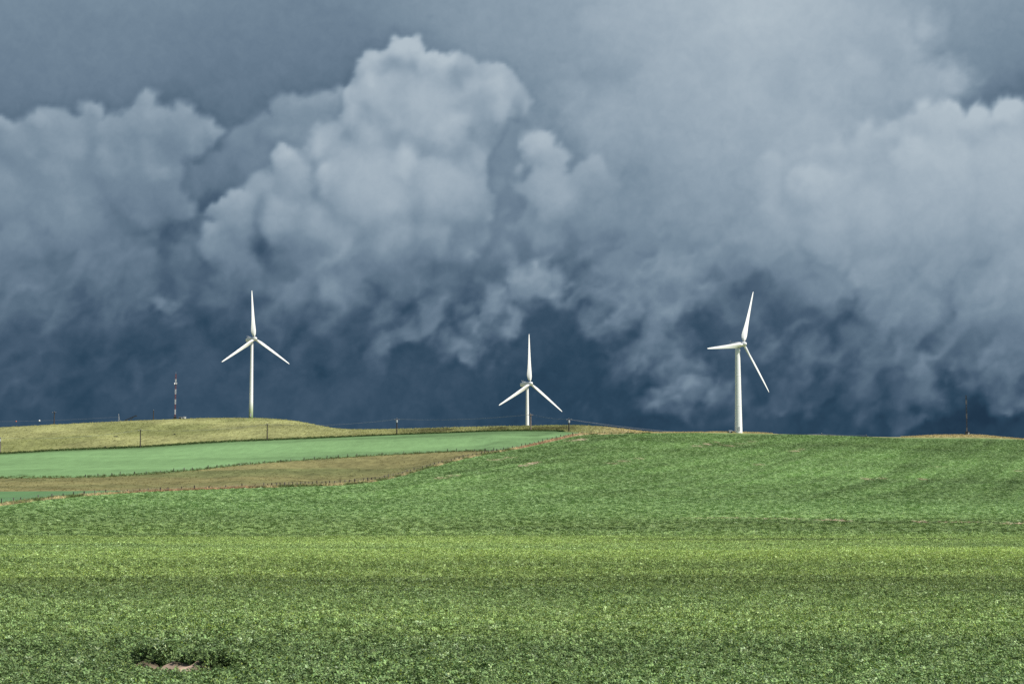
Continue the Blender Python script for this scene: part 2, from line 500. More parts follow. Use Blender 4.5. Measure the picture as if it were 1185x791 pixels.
def plain_mat(name, col, rough=.6, metal=0.0, vary=0.12, scale=3.0):
    m, nt, out = new_mat(name)
    p = N(nt, "ShaderNodeBsdfPrincipled")
    p.inputs["Roughness"].default_value = rough
    p.inputs["Metallic"].default_value = metal
    tc = N(nt, "ShaderNodeTexCoord")
    n = N(nt, "ShaderNodeTexNoise")
    n.inputs["Scale"].default_value = scale
    n.inputs["Detail"].default_value = 5
    nt.links.new(tc.outputs["Object"], n.inputs["Vector"])
    cr = N(nt, "ShaderNodeValToRGB")
    cr.color_ramp.elements[0].position, cr.color_ramp.elements[1].position = .3, .7
    cr.color_ramp.elements[0].color = [c * (1 - vary) for c in col] + [1]
    cr.color_ramp.elements[1].color = [min(1, c * (1 + vary)) for c in col] + [1]
    nt.links.new(n.outputs[0], cr.inputs[0])
    nt.links.new(cr.outputs[0], p.inputs["Base Color"])
    nt.links.new(p.outputs[0], out.inputs[0])
    return m

def leaf_mat(name, rough=.5, spec=.35, trans=.25):
    m, nt, out = new_mat(name)
    p = N(nt, "ShaderNodeBsdfPrincipled")
    p.inputs["Roughness"].default_value = rough
    p.inputs["Specular IOR Level"].default_value = spec
    a = N(nt, "ShaderNodeAttribute", attribute_name="tint", attribute_type='INSTANCER')
    l = N(nt, "ShaderNodeAttribute", attribute_name="leaf")        # part of the plant: leaf, bud, stem
    mul = N(nt, "ShaderNodeVectorMath", operation='MULTIPLY')
    nt.links.new(a.outputs["Color"], mul.inputs[0]); nt.links.new(l.outputs["Color"], mul.inputs[1])
    nt.links.new(mul.outputs[0], p.inputs["Base Color"])
    tr = N(nt, "ShaderNodeBsdfTranslucent")
    nt.links.new(mul.outputs[0], tr.inputs["Color"])
    mx = N(nt, "ShaderNodeMixShader")
    mx.inputs[0].default_value = trans
    nt.links.new(p.outputs[0], mx.inputs[1]); nt.links.new(tr.outputs[0], mx.inputs[2])
    nt.links.new(mx.outputs[0], out.inputs[0])
    return m

# ------------------------------------------------------------------ sky: a bank of storm cloud to the north, clear air elsewhere
# ---- cloud tone map over the northern sky, in units of photo pixels (x to the right, y downward)
CL_X0, CL_Y0, CL_S, CL_NX, CL_NY = -900.0, -1500.0, 2.25, 1330, 955

def box_blur(a, r):
    for _ in range(2):
        for ax in (0, 1):
            n = a.shape[ax]
            pad = [(0, 0), (0, 0)]; pad[ax] = (r + 1, r)
            c = np.cumsum(np.pad(a, pad, mode='edge'), axis=ax)
            hi = [slice(None)] * 2; lo = [slice(None)] * 2
            hi[ax] = slice(2 * r + 1, 2 * r + 1 + n); lo[ax] = slice(0, n)
            a = (c[tuple(hi)] - c[tuple(lo)]) / (2 * r + 1)
    return a

def cloud_tone():
    X1 = CL_X0 + CL_S * np.arange(CL_NX); Y1 = CL_Y0 + CL_S * np.arange(CL_NY)
    XX, YY = np.meshgrid(X1, Y1, indexing='ij')

    def bright(pts, sig):
        st = 6                                                   # smooth field: coarse raster, then interpolate
        xs, ys = X1[::st], Y1[::st]
        num, den = np.zeros((len(xs), len(ys))), np.zeros((len(xs), len(ys)))
        for (x, y, l) in pts:
            d2 = (xs[:, None] - x) ** 2 + (ys[None, :] - y) ** 2
            w = np.exp(-d2 / (2 * sig * sig)) + 1e-5 / (1 + (d2 / 4e4) ** 1.5)
            num += w * l; den += w
        c = num / den
        ix = np.clip(np.arange(CL_NX) / st, 0, len(xs) - 1.001); iy = np.clip(np.arange(CL_NY) / st, 0, len(ys) - 1.001)
        i0, j0 = ix.astype(int), iy.astype(int); fx, fy = (ix - i0)[:, None], (iy - j0)[None, :]
        g = lambda a, b: c[np.ix_(a, b)]
        return (g(i0, j0) * (1 - fx) + g(i0 + 1, j0) * fx) * (1 - fy) + (g(i0, j0 + 1) * (1 - fx) + g(i0 + 1, j0 + 1) * fx) * fy

    def grow(circ, seed, kids, ratio=(.26, .5), lowcut=.45):
        """heaped puffs: every puff carries smaller puffs on its rim and face, twice over"""
        r_ = random.Random(seed)
        allp, cur = [], [(x, y, 0.0, r) for (x, y, r) in circ]
        allp += cur
        for n in kids:
            nxt = []
            for (x, y, z, r) in cur:
                if r < 5: continue
                for k in range(n):
                    a = r_.uniform(0, 2 * math.pi)
                    q = r_.uniform(.35, 1.0) ** .7
                    if math.sin(a) > 0 and r_.random() < lowcut: continue
                    cr = r * r_.uniform(*ratio) * (1.12 - .35 * q)
                    nxt.append((x + r * q * math.cos(a), y + r * q * math.sin(a), z + .75 * r * math.sqrt(max(0, 1 - q * q)), cr))
            allp += nxt; cur = nxt
        return allp

    def field(puffs, fine_r=9.0):
        S = np.full((CL_NX, CL_NY), -60.0); H = np.zeros((CL_NX, CL_NY))
        for (x, y, z, r) in puffs:
            R_ = r + (44 if r > fine_r else 12)
            i0, i1 = max(0, int((x - R_ - CL_X0) / CL_S)), min(CL_NX, int((x + R_ - CL_X0) / CL_S) + 2)
            j0, j1 = max(0, int((y - R_ - CL_Y0) / CL_S)), min(CL_NY, int((y + R_ - CL_Y0) / CL_S) + 2)
            if i0 >= i1 or j0 >= j1: continue
            d = np.hypot(X1[i0:i1, None] - x, Y1[None, j0:j1] - y)
            S[i0:i1, j0:j1] = np.maximum(S[i0:i1, j0:j1], r - d)
            H[i0:i1, j0:j1] = np.maximum(H[i0:i1, j0:j1], np.where(d < r, z + np.sqrt(np.maximum(r * r - d * d, 0)), 0))
        return S, H

    f1 = fbm(XX / 95, YY / 80, 5, 201) - .5
    f2 = fbm(XX / 40, YY / 30, 6, 203, .6) - .5
    ca, sa = math.cos(-.75), math.sin(-.75)                      # streaks that rise to the right
    UU, VV = XX * ca + YY * sa, -XX * sa + YY * ca
    f3 = fbm((UU + 60 * f1) / 110, (VV + 60 * f1) / 40, 5, 207, .55) - .5
    low = sstep(215, 380, YY)

    def layer(cur, circ, tones, sig, seed, kids=(8, 6), width=5.0, shade=9.0, crev=.35, turb=9.0, ragged=10.0, soft_low=26.0, blur=2, ratio=(.26, .5), puffed=True, fade=1.0, mask=None):
        pf = grow(circ, seed, kids, ratio)
        S, H = field(pf)
        H = box_blur(H, blur)
        gx, gy = np.gradient(H, CL_S)
        il = 1 / np.sqrt(1 + gx ** 2 + gy ** 2)
        lam = (-gx * .40 + gy * -.0 + (-gy) * -.0) * il
        lam = il * (.62 + (-gx) * .42 + (gy) * .62)              # light from the upper right, in front of the cloud
        lam = box_blur(lam, blur) - .62
        cv = np.clip(H - box_blur(H, 11), -22, 14)
        t = bright(tones, sig) + shade * lam * (1 - .55 * low) + crev * (cv + .8 * np.clip(H - box_blur(H, 4), -9, 6)) * (1 - .4 * low) + turb * (1 + 2.0 * low) * (.55 * f1 + .35 * f2) * 2 + 24 * low * f3 * 2 * (turb / 9)
        w = width + soft_low * low
        al = sstep(-w, w * .8, S + ragged * (1 + 1.6 * low) * (f2 + .5 * f1) * 2 + 20 * low * f3 - 2)
        if mask: al = al * sstep(mask[0], mask[1], XX + 70 * f1 + .25 * (YY - 200))
        return cur * (1 - al * fade) + t * al * fade

    L = bright(BASE_T, 62) + 7 * f1 + 5 * low * f3 * 2
    for ly in CLOUDS:
        L = layer(L, **ly)
    L = L + .6 * np.clip(L - box_blur(L, 9), -14, 14) + .7 * np.clip(L - box_blur(L, 3), -9, 9)
    L = L + (2.2 + 2.5 * low) * (fbm(XX / 26 + f1 * 4, YY / 20 + f2 * 3, 5, 231, .6) - .5) * 2
    L = 110 + 1.07 * (L - 110)
    # break up outlines a little
    ox = 11 * (fbm(XX / 30, YY / 30, 4, 221, .6) - .5) * 2
    oy = 11 * (fbm(XX / 30, YY / 30, 4, 225, .6) - .5) * 2
    ix = np.clip((XX + ox - CL_X0) / CL_S, 0, CL_NX - 1.01); iy = np.clip((YY + oy - CL_Y0) / CL_S, 0, CL_NY - 1.01)
    return bil(L, ix, iy)

def bil(L, ix, iy):
    i, j = ix.astype(int), iy.astype(int); fx, fy = ix - i, iy - j
    return (L[i, j] * (1 - fx) + L[i + 1, j] * fx) * (1 - fy) + (L[i, j + 1] * (1 - fx) + L[i + 1, j + 1] * fx) * fy

BASE_T = [(0, 0, 132), (150, 0, 134), (300, 0, 134), (450, 0, 136), (550, 0, 142), (0, 60, 124), (120, 60, 124), (260, 60, 120), (380, 60, 117), (0, 130, 113), (100, 110, 114), (240, 130, 107),
    (330, 100, 112), (235, 190, 108), (620, 30, 150), (620, 100, 134), (640, 160, 128), (592, 180, 142), (588, 230, 135), (580, 290, 120), (530, 350, 90), (480, 390, 84), (420, 395, 90), (340, 385, 92), (250, 370, 86), (640, 270, 104), (750, 0, 160), (900, 0, 168), (1050, 0, 163), (1185, 0, 150),
    (1185, 60, 136), (1120, 80, 143), (1160, 115, 112), (1185, 130, 106), (800, 200, 150), (1000, 200, 150), (0, 300, 92), (200, 280, 92), (0, 420, 86), (200, 420, 84), (350, 425, 83), (500, 430, 78), (600, 440, 70),
    (700, 300, 82), (700, 430, 69), (850, 420, 74), (850, 375, 98), (810, 395, 90), (900, 400, 84), (960, 410, 82), (900, 470, 67), (1000, 470, 66), (1100, 450, 66), (1185, 470, 67), (0, 490, 76), (150, 490, 76), (300, 490, 75), (450, 490, 72), (600, 490, 69), (750, 490, 68),
    (-400, 100, 128), (1600, 100, 135), (600, -500, 165), (-400, 450, 80), (1600, 450, 76), (-300, -500, 150), (1500, -500, 158), (200, -200, 140), (900, -200, 165)]

CLOUDS = [
    # high veil right of the towering cloud
    dict(circ=[(760, 40, 100), (840, 60, 120), (930, 70, 120), (1010, 70, 70), (830, 160, 140), (960, 200, 150), (700, 130, 60), (1060, 130, 52), (740, 210, 90), (1085, 120, 24), (720, 270, 70), (800, 290, 70), (890, 300, 80), (660, 230, 50)],
         tones=[(660, 60, 148), (760, 30, 162), (900, 30, 170), (1030, 60, 162), (680, 150, 150), (800, 130, 158), (930, 130, 161), (1070, 110, 148), (700, 230, 148), (800, 230, 154), (920, 180, 157), (760, 265, 148), (700, 255, 146), (820, 285, 144), (690, 300, 98), (725, 305, 100), (790, 315, 122), (850, 300, 138), (850, 340, 102), (920, 300, 138), (920, 350, 112), (660, 270, 116), (640, 220, 128)],
         sig=48, seed=3, width=26, shade=5, crev=.16, turb=9, ragged=16, blur=4),
    # left bank
    dict(circ=[(20, 190, 40), (48, 186, 48), (95, 190, 44), (130, 178, 38), (165, 165, 38), (200, 166, 34), (224, 160, 20), (60, 260, 80), (140, 230, 66), (0, 300, 100), (90, 330, 90), (180, 220, 36), (40, 380, 60), (-120, 260, 110), (-260, 300, 140), (-420, 230, 120), (-600, 260, 160), (150, 300, 36), (200, 250, 24)],
         tones=[(0, 170, 132), (50, 150, 138), (110, 160, 136), (170, 140, 138), (225, 155, 129), (60, 210, 134), (150, 200, 126), (200, 200, 121), (20, 260, 130), (90, 260, 126), (150, 270, 108), (20, 330, 114), (100, 340, 106), (20, 400, 97), (100, 400, 93), (-300, 250, 130), (180, 330, 92)],
         sig=42, seed=5, kids=(8, 6, 4), width=6, shade=9, crev=.30, turb=7, ragged=7, blur=2),
    # grey shoulder behind the tower
    dict(circ=[(250, 205, 30), (275, 178, 30), (300, 165, 34), (330, 142, 30), (360, 140, 34), (390, 132, 26), (300, 220, 50), (350, 190, 60), (225, 215, 20), (220, 320, 36)],
         tones=[(240, 190, 114), (280, 160, 124), (330, 125, 132), (385, 110, 136), (300, 190, 126), (350, 170, 133), (240, 225, 112), (220, 310, 104)],
         sig=32, seed=8, kids=(8, 6, 4), width=6, shade=8, crev=.25, turb=6, ragged=6),
    # small scrap left of the first turbine
    dict(circ=[(192, 372, 12), (180, 364, 8), (206, 384, 9)], tones=[(185, 362, 105), (195, 374, 99), (208, 386, 90)], sig=10, seed=9, width=8, shade=6, crev=.2, turb=8, ragged=12, soft_low=3),
    # the towering cloud
    dict(circ=[(440, 80, 28), (468, 74, 30), (500, 90, 30), (530, 86, 28), (560, 98, 32), (585, 112, 26), (600, 128, 18), (480, 130, 70), (540, 140, 52), (430, 150, 50), (390, 185, 46), (350, 225, 48), (310, 240, 38),
               (275, 260, 34), (255, 285, 32), (430, 220, 80), (500, 220, 70), (530, 190, 40), (540, 236, 32), (360, 280, 66), (280, 322, 42), (450, 285, 66), (515, 285, 40), (545, 268, 26), (330, 340, 38), (400, 340, 44), (470, 330, 36), (260, 350, 40), (300, 380, 40), (370, 385, 40), (440, 370, 40), (510, 330, 34)],
         tones=[(440, 65, 150), (480, 60, 155), (540, 75, 153), (590, 105, 151), (600, 130, 140), (420, 110, 150), (470, 110, 158), (540, 130, 156), (590, 150, 132), (400, 160, 153), (460, 170, 160), (520, 180, 158), (560, 175, 130), (350, 210, 147),
                (410, 210, 158), (470, 220, 158), (530, 220, 152), (560, 245, 128), (290, 240, 138), (330, 260, 142), (390, 260, 151), (450, 262, 150), (500, 265, 142), (545, 285, 128), (250, 290, 124), (300, 300, 118), (350, 300, 116), (420, 300, 132), (480, 305, 122),
                (240, 330, 106), (290, 335, 108), (330, 330, 128), (380, 335, 127), (430, 340, 120), (480, 340, 96), (530, 320, 106), (330, 368, 94), (400, 380, 94), (460, 380, 90), (275, 370, 88), (240, 380, 82), (300, 410, 79), (370, 415, 79), (440, 405, 80), (310, 305, 108), (365, 345, 122), (400, 350, 118), (420, 325, 114), (450, 335, 112), (500, 345, 90), (520, 345, 92)],
         sig=25, seed=13, kids=(8, 6, 4), width=4, shade=16, crev=.65, turb=6, ragged=6, soft_low=22.0),
    # knot of puffs beside the towering cloud, melting into the veil on its right
    dict(circ=[(622, 172, 20), (640, 188, 20), (605, 224, 16), (630, 226, 28), (613, 255, 22), (598, 262, 12), (650, 240, 40), (690, 215, 34), (640, 278, 30), (690, 262, 34), (600, 195, 9), (582, 245, 9), (574, 215, 7), (592, 283, 12)],
         tones=[(620, 160, 151), (640, 175, 150), (600, 220, 138), (630, 215, 151), (615, 255, 140), (660, 210, 154), (700, 190, 156), (650, 260, 143), (690, 250, 136), (640, 285, 116), (680, 290, 92), (590, 270, 124), (580, 230, 122)],
         sig=26, seed=17, kids=(8, 6, 4), width=7, shade=12, crev=.45, turb=6, ragged=7, soft_low=36.0, mask=(735, 625)),
    # right hand bank
    dict(circ=[(860, 240, 26), (900, 218, 34), (935, 207, 30), (970, 197, 30), (1005, 192, 32), (1040, 182, 34), (1075, 172, 36), (1105, 160, 28), (1140, 165, 30), (1180, 160, 32), (1230, 150, 40), (1300, 180, 70), (1420, 220, 120), (1600, 260, 160), (1850, 240, 170),
               (900, 290, 66), (980, 270, 80), (1080, 260, 100), (1180, 260, 100), (820, 295, 46), (950, 340, 60), (1050, 345, 74), (1160, 350, 84), (1185, 400, 50), (760, 310, 34), (1100, 400, 42), (1000, 400, 40), (900, 360, 40), (850, 330, 40)],
         tones=[(760, 270, 146), (790, 320, 122), (830, 260, 153), (820, 300, 140), (850, 345, 110), (880, 220, 160), (940, 190, 163), (1000, 180, 164), (1060, 160, 166), (1110, 145, 169), (1180, 140, 168), (900, 280, 153), (980, 250, 159), (1070, 240, 161), (1160, 220, 162), (880, 330, 122), (940, 320, 145), (1000, 310, 153), (1080, 310, 144), (1170, 300, 152), (900, 370, 100),
                (960, 370, 122), (1030, 360, 128), (1100, 360, 120), (1170, 350, 138), (950, 405, 92), (1010, 400, 102), (1070, 400, 112), (1140, 395, 118), (1185, 390, 122), (1000, 440, 84), (1080, 440, 88), (1180, 440, 88), (1600, 260, 140), (1400, 200, 158)],
         sig=36, seed=18, kids=(8, 6, 4), width=9, shade=9, crev=.28, turb=4, ragged=8, soft_low=48.0, mask=(800, 960)),
    # torn wisps under the masses
    dict(circ=[(470, 378, 20), (500, 372, 24), (440, 400, 22), (520, 385, 20), (545, 370, 22), (570, 350, 26), (600, 335, 26), (625, 325, 24), (645, 322, 16), (590, 365, 18), (640, 342, 12), (655, 330, 8)],
         tones=[(470, 380, 100), (500, 370, 106), (440, 405, 90), (540, 370, 116), (575, 345, 130), (610, 320, 138), (640, 318, 134), (655, 330, 120), (600, 360, 110), (630, 350, 110)],
         sig=22, seed=19, width=11, shade=12, crev=.5, turb=7, ragged=6, soft_low=5),
    dict(circ=[(700, 350, 22), (725, 370, 28), (760, 390, 34), (780, 430, 28), (800, 450, 22), (825, 462, 16), (845, 468, 10), (740, 415, 24), (770, 360, 26), (900, 380, 36), (940, 390, 32), (960, 430, 24), (1000, 440, 28), (1060, 440, 34), (1110, 430, 24), (930, 435, 20), (1160, 430, 30), (870, 345, 26)],
         tones=[(700, 345, 104), (730, 365, 110), (770, 370, 110), (760, 400, 115), (790, 440, 115), (845, 468, 104), (740, 430, 92), (900, 370, 100), (940, 390, 102), (960, 430, 92), (1000, 430, 96), (1060, 430, 102), (1110, 425, 97), (1160, 420, 104)],
         sig=28, seed=23, width=9, shade=6, crev=.25, turb=9, ragged=8, soft_low=20),
    dict(circ=[(90, 430, 34), (30, 440, 40), (160, 420, 30), (350, 410, 36), (290, 420, 26), (-200, 420, 60), (1020, 468, 18), (1350, 420, 60)],
         tones=[(90, 430, 82), (160, 420, 82), (30, 440, 81), (350, 410, 85), (290, 425, 80), (1020, 470, 76), (1350, 420, 90), (-200, 420, 84)],
         sig=28, seed=29, width=14, shade=5, crev=.15, turb=6, ragged=12, soft_low=20),
]

def build_sky():
    Rk = 40000.0
    seg = lambda a, b, n: np.linspace(a, b, n, endpoint=False)
    th = np.concatenate([seg(-1.45, -.60, 30), seg(-.60, -.305, 40), seg(-.305, .305, 470), seg(.305, .60, 40), np.linspace(.60, 1.45, 31)])
    el = np.concatenate([seg(-.05, .02, 8), seg(.02, .305, 220), seg(.305, .5, 30), np.linspace(.5, 1.0, 26)])
    TT, EE = np.meshgrid(th, el, indexing='ij')
    U = PW / 2 + FPX * np.where(np.abs(TT) < .36, np.tan(TT), np.sign(TT) * (math.tan(.36) + (np.abs(TT) - .36) * .55))
    V = PH / 2 - FPX * np.where(EE - PITCH < .25, np.tan(EE - PITCH), math.tan(.25) + (EE - PITCH - .25) * 1.05)
    tone = cloud_tone()
    tone = bil(tone, np.clip((U - CL_X0) / CL_S, 0, CL_NX - 1.01), np.clip((V - CL_Y0) / CL_S, 0, CL_NY - 1.01))
    n0, n1 = TT.shape
    X = Rk * np.cos(EE) * np.sin(TT); Y = Rk * np.cos(EE) * np.cos(TT); Z = Rk * np.sin(EE)
    idx = np.arange(n0 * n1).reshape(n0, n1)
    faces = np.stack([idx[:-1, :-1], idx[:-1, 1:], idx[1:, 1:], idx[1:, :-1]], -1).reshape(-1, 4)
    me = grid_mesh("sky", np.stack([X, Y, Z], -1).reshape(-1, 3), faces)
    fade = sstep(1.43, 1.15, np.abs(TT)) * sstep(.98, .7, EE)
    a = me.attributes.new("cloud", 'FLOAT_COLOR', 'POINT')
    a.data.foreach_set("color", np.stack([tone, fade, tone * 0, tone * 0 + 1], -1).astype(np.float32).ravel())

    m, nt, out = new_mat("storm_cloud")
    L = nt.links.new
    def ma(op, a, b, c=None):
        n = N(nt, "ShaderNodeMath", operation=op)
        for k, x in enumerate((a, b, c)):
            if x is None: continue
            if isinstance(x, (int, float)): n.inputs[k].default_value = x
            else: L(x, n.inputs[k])
        return n.outputs[0]
    g = N(nt, "ShaderNodeNewGeometry")
    sc = N(nt, "ShaderNodeVectorMath", operation='SCALE')
    sc.inputs["Scale"].default_value = FPX / Rk / 100.0              # unit: 100 photo pixels of sky
    L(g.outputs["Position"], sc.inputs[0])
    nz = N(nt, "ShaderNodeTexNoise")
    nz.inputs["Scale"].default_value = 9.0
    nz.inputs["Detail"].default_value = 5.0
    nz.inputs["Roughness"].default_value = .62
    nz.inputs["Distortion"].default_value = .5
    L(sc.outputs[0], nz.inputs["Vector"])
    at_ = N(nt, "ShaderNodeAttribute", attribute_name="cloud")
    sp = N(nt, "ShaderNodeSeparateXYZ"); L(at_.outputs["Vector"], sp.inputs[0])
    cur = ma('ADD', sp.outputs[0], ma('MULTIPLY', ma('SUBTRACT', nz.outputs["Fac"], .5), 13.0))
    cr = N(nt, "ShaderNodeValToRGB")
    els = cr.color_ramp.elements
    stops = [(55, (33, 54, 74)), (68, (44, 69, 90)), (76, (55, 78, 99)), (90, (72, 93, 114)), (105, (90, 111, 130)), (118, (105, 125, 144)), (132, (120, 140, 157)), (150, (142, 160, 175)), (165, (159, 175, 188)), (185, (178, 192, 202))]
    while len(els) < len(stops): els.new(.5)
    for e_, (lv, c) in zip(els, stops):
        e_.position = (lv - 50) / 150.0
        e_.color = list(lin(*c)) + [1]
    L(ma('MULTIPLY', ma('SUBTRACT', cur, 50.0), 1 / 150.0), cr.inputs[0])
    em = N(nt, "ShaderNodeEmission")
    L(cr.outputs[0], em.inputs["Color"])
    tr = N(nt, "ShaderNodeBsdfTransparent")
    mx = N(nt, "ShaderNodeMixShader")
    L(sp.outputs[1], mx.inputs[0]); L(tr.outputs[0], mx.inputs[1]); L(em.outputs[0], mx.inputs[2])
    L(mx.outputs[0], out.inputs[0])
    m.cycles.emission_sampling = 'NONE'
    o = link_mesh("sky", me, m)
    tag(o, "dark blue grey storm sky with towering pale cumulus clouds", "sky", kind="structure")

def grid_mesh(name, verts, faces, smooth=True):
    me = bpy.data.meshes.new(name)
    nv, nf = len(verts), len(faces)
    me.vertices.add(nv)
    me.vertices.foreach_set("co", np.asarray(verts, np.float32).ravel())
    me.loops.add(nf * 4)
    me.loops.foreach_set("vertex_index", np.asarray(faces, np.int32).ravel())
    me.polygons.add(nf)
    me.polygons.foreach_set("loop_start", np.arange(nf, dtype=np.int32) * 4)
    me.polygons.foreach_set("use_smooth", np.full(nf, smooth))
    me.update(calc_edges=True)
    me.validate()
    return me

build_sky()

# ------------------------------------------------------------------ the land, one sheet split where the land cover changes
NC = len(TH)
def band(name, k0, k1, n, albedo, mat, label, cat, d0=None, power=1.0, log=False, d1=None):
    lo = D_st[k0] if d0 is None else np.full(NC, d0)
    hi = D_st[k1] if d1 is None else np.full(NC, d1)
    t = np.linspace(0, 1, n + 1) ** power
    dep = np.exp(np.log(lo)[:, None] * (1 - t) + np.log(hi)[:, None] * t) if log else lo[:, None] * (1 - t) + hi[:, None] * t
    z = np.empty_like(dep)
    for i in range(NC): z[i] = col_z(i, dep[i])
    r = dep * SEC[:, None]
    X, Y = r * np.sin(TH)[:, None], r * np.cos(TH)[:, None]
    idx = np.arange(NC * (n + 1)).reshape(NC, n + 1)
    f = np.stack([idx[:-1, :-1], idx[1:, :-1], idx[1:, 1:], idx[:-1, 1:]], -1).reshape(-1, 4)
    me = grid_mesh(name, np.stack([X, Y, z], -1).reshape(-1, 3), f)
    tt = np.tile(t, NC)
    col = albedo(X.ravel(), Y.ravel(), tt)
    a = me.attributes.new("albedo", 'FLOAT_COLOR', 'POINT')
    a.data.foreach_set("color", np.concatenate([col, np.ones((len(col), 1))], 1).astype(np.float32).ravel())
    o = link_mesh(name, me, mat)
    tag(o, label, cat, kind="structure")
    return o

def canola_ground(X, Y, t):
    c = canola_albedo(X, Y)
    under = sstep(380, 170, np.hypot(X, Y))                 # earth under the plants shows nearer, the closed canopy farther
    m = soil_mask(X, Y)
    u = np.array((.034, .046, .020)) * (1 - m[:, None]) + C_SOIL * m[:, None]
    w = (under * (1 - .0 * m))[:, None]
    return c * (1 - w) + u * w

M_CROP = ground_mat("crop_canopy", .14, .9, .30, amp2=.12, s2=(.12, .03))
M_PALE = ground_mat("young_crop", .10, .35, .05, amp2=.08, s2=(.06, .015))
M_GRASS = ground_mat("dry_grass", .30, .35, .10, amp2=.22, s2=(.09, .03))
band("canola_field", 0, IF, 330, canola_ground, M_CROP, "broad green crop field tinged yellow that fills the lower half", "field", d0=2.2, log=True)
band("field_verge", IF, IF2, 4, verge_albedo, M_GRASS, "narrow straw and dirt verge along the fence above the big field", "verge")
band("wedge_field", IF2, IW, 12, wedge_albedo, M_PALE, "small dark green wedge of crop below the brown strip", "field")
band("grass_strip", IW, IB, 40, brown_albedo, M_GRASS, "brown dry grass strip between two green fields", "grassland")
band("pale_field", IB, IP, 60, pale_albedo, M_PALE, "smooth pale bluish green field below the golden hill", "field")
band("grassy_hill", IP, IC, 70, gold_albedo, M_GRASS, "golden grass hill along the skyline under the turbines", "hill")
band("far_slope", IC, 19, 26, plain_albedo, M_GRASS, "grassy back slope falling away behind the skyline", "slope")
band("plain", 19, 22, 40, plain_albedo, M_GRASS, "open prairie beyond the hills", "plain", log=True)

# ------------------------------------------------------------------ crops and grasses, scattered as plants (nobody could count them)
def plant_mesh(name, seed, leaves, spread, height, leaf_len, leaf_w, flowers=0, upright=.5, blades=False, vary=.3, clusters=0):
    r = random.Random(seed)
    heads = [(spread * math.sqrt(q) * math.cos(t), spread * math.sqrt(q) * math.sin(t), height * r.uniform(.45, 1.1)) for q, t in ((r.random(), r.uniform(0, 6.283)) for _ in range(clusters))]
    V, Fc, Cc = [], [], []
    def quad(p, q, s, w0, w1, col):
        i = len(V)
        V.extend([p - s * w0, p + s * w0, q + s * w1, q - s * w1])
        Fc.append((i, i + 1, i + 2, i + 3)); Cc.extend([col] * 4)
    for k in range(leaves):
        a = r.uniform(0, 2 * math.pi)
        rad = spread * math.sqrt(r.random())
        base = Vector((rad * math.cos(a), rad * math.sin(a), height * r.uniform(.15, .85)))
        out = a + r.uniform(-1.2, 1.2)
        if clusters:                                            # leaves fan out from the heads of single stems of unequal height
            cx, cy, cz = heads[k % clusters]
            out = r.uniform(0, 2 * math.pi)
            base = Vector((cx + .012 * math.cos(out), cy + .012 * math.sin(out), cz * r.uniform(.72, 1.0)))
        up = r.uniform(upright - .35, upright + .35)
        d = Vector((math.cos(out) * math.cos(up), math.sin(out) * math.cos(up), math.sin(up)))
        s = Vector((-math.sin(out), math.cos(out), r.uniform(-.5, .5))).normalized()
        l = leaf_len * r.uniform(.65, 1.25)
        w = leaf_w * r.uniform(.7, 1.2)
        g = r.uniform(1 - vary, 1 + vary)
        col = (g * r.uniform(.9, 1.12), g, g * r.uniform(.85, 1.25))
        if blades:
            base.z = 0
            quad(base, base + d * l, s, w, w * .15, col)
        else:
            mid = base + d * l * .5
            d2 = (d + Vector((0, 0, -.55))).normalized()
            quad(base, mid, s, w * .45, w, col)
            quad(mid, mid + d2 * l * .5, s, w, w * .25, col)
    for k in range(flowers):
        a = r.uniform(0, 2 * math.pi); rad = spread * math.sqrt(r.random())
        top = Vector((rad * math.cos(a), rad * math.sin(a), height * r.uniform(.9, 1.25)))
        low = Vector((top.x * .8, top.y * .8, height * .3))
        quad(low, top, Vector((1, 0, 0)), .004, .004, (.7, .7, .7))
        for j in range(2):
            an = r.uniform(0, math.pi)
            s = Vector((math.cos(an), math.sin(an), 0))
            quad(top + Vector((0, 0, -.03)), top + Vector((r.uniform(-.02, .02), r.uniform(-.02, .02), .0)), s, .012, .012, (1.35, 1.2, .6))
    me = bpy.data.meshes.new(name)
    me.from_pydata([tuple(v) for v in V], [], Fc)
    at_ = me.attributes.new("leaf", 'FLOAT_COLOR', 'POINT')
    at_.data.foreach_set("color", np.array([c + (1,) for c in Cc], np.float32).ravel())
    return me

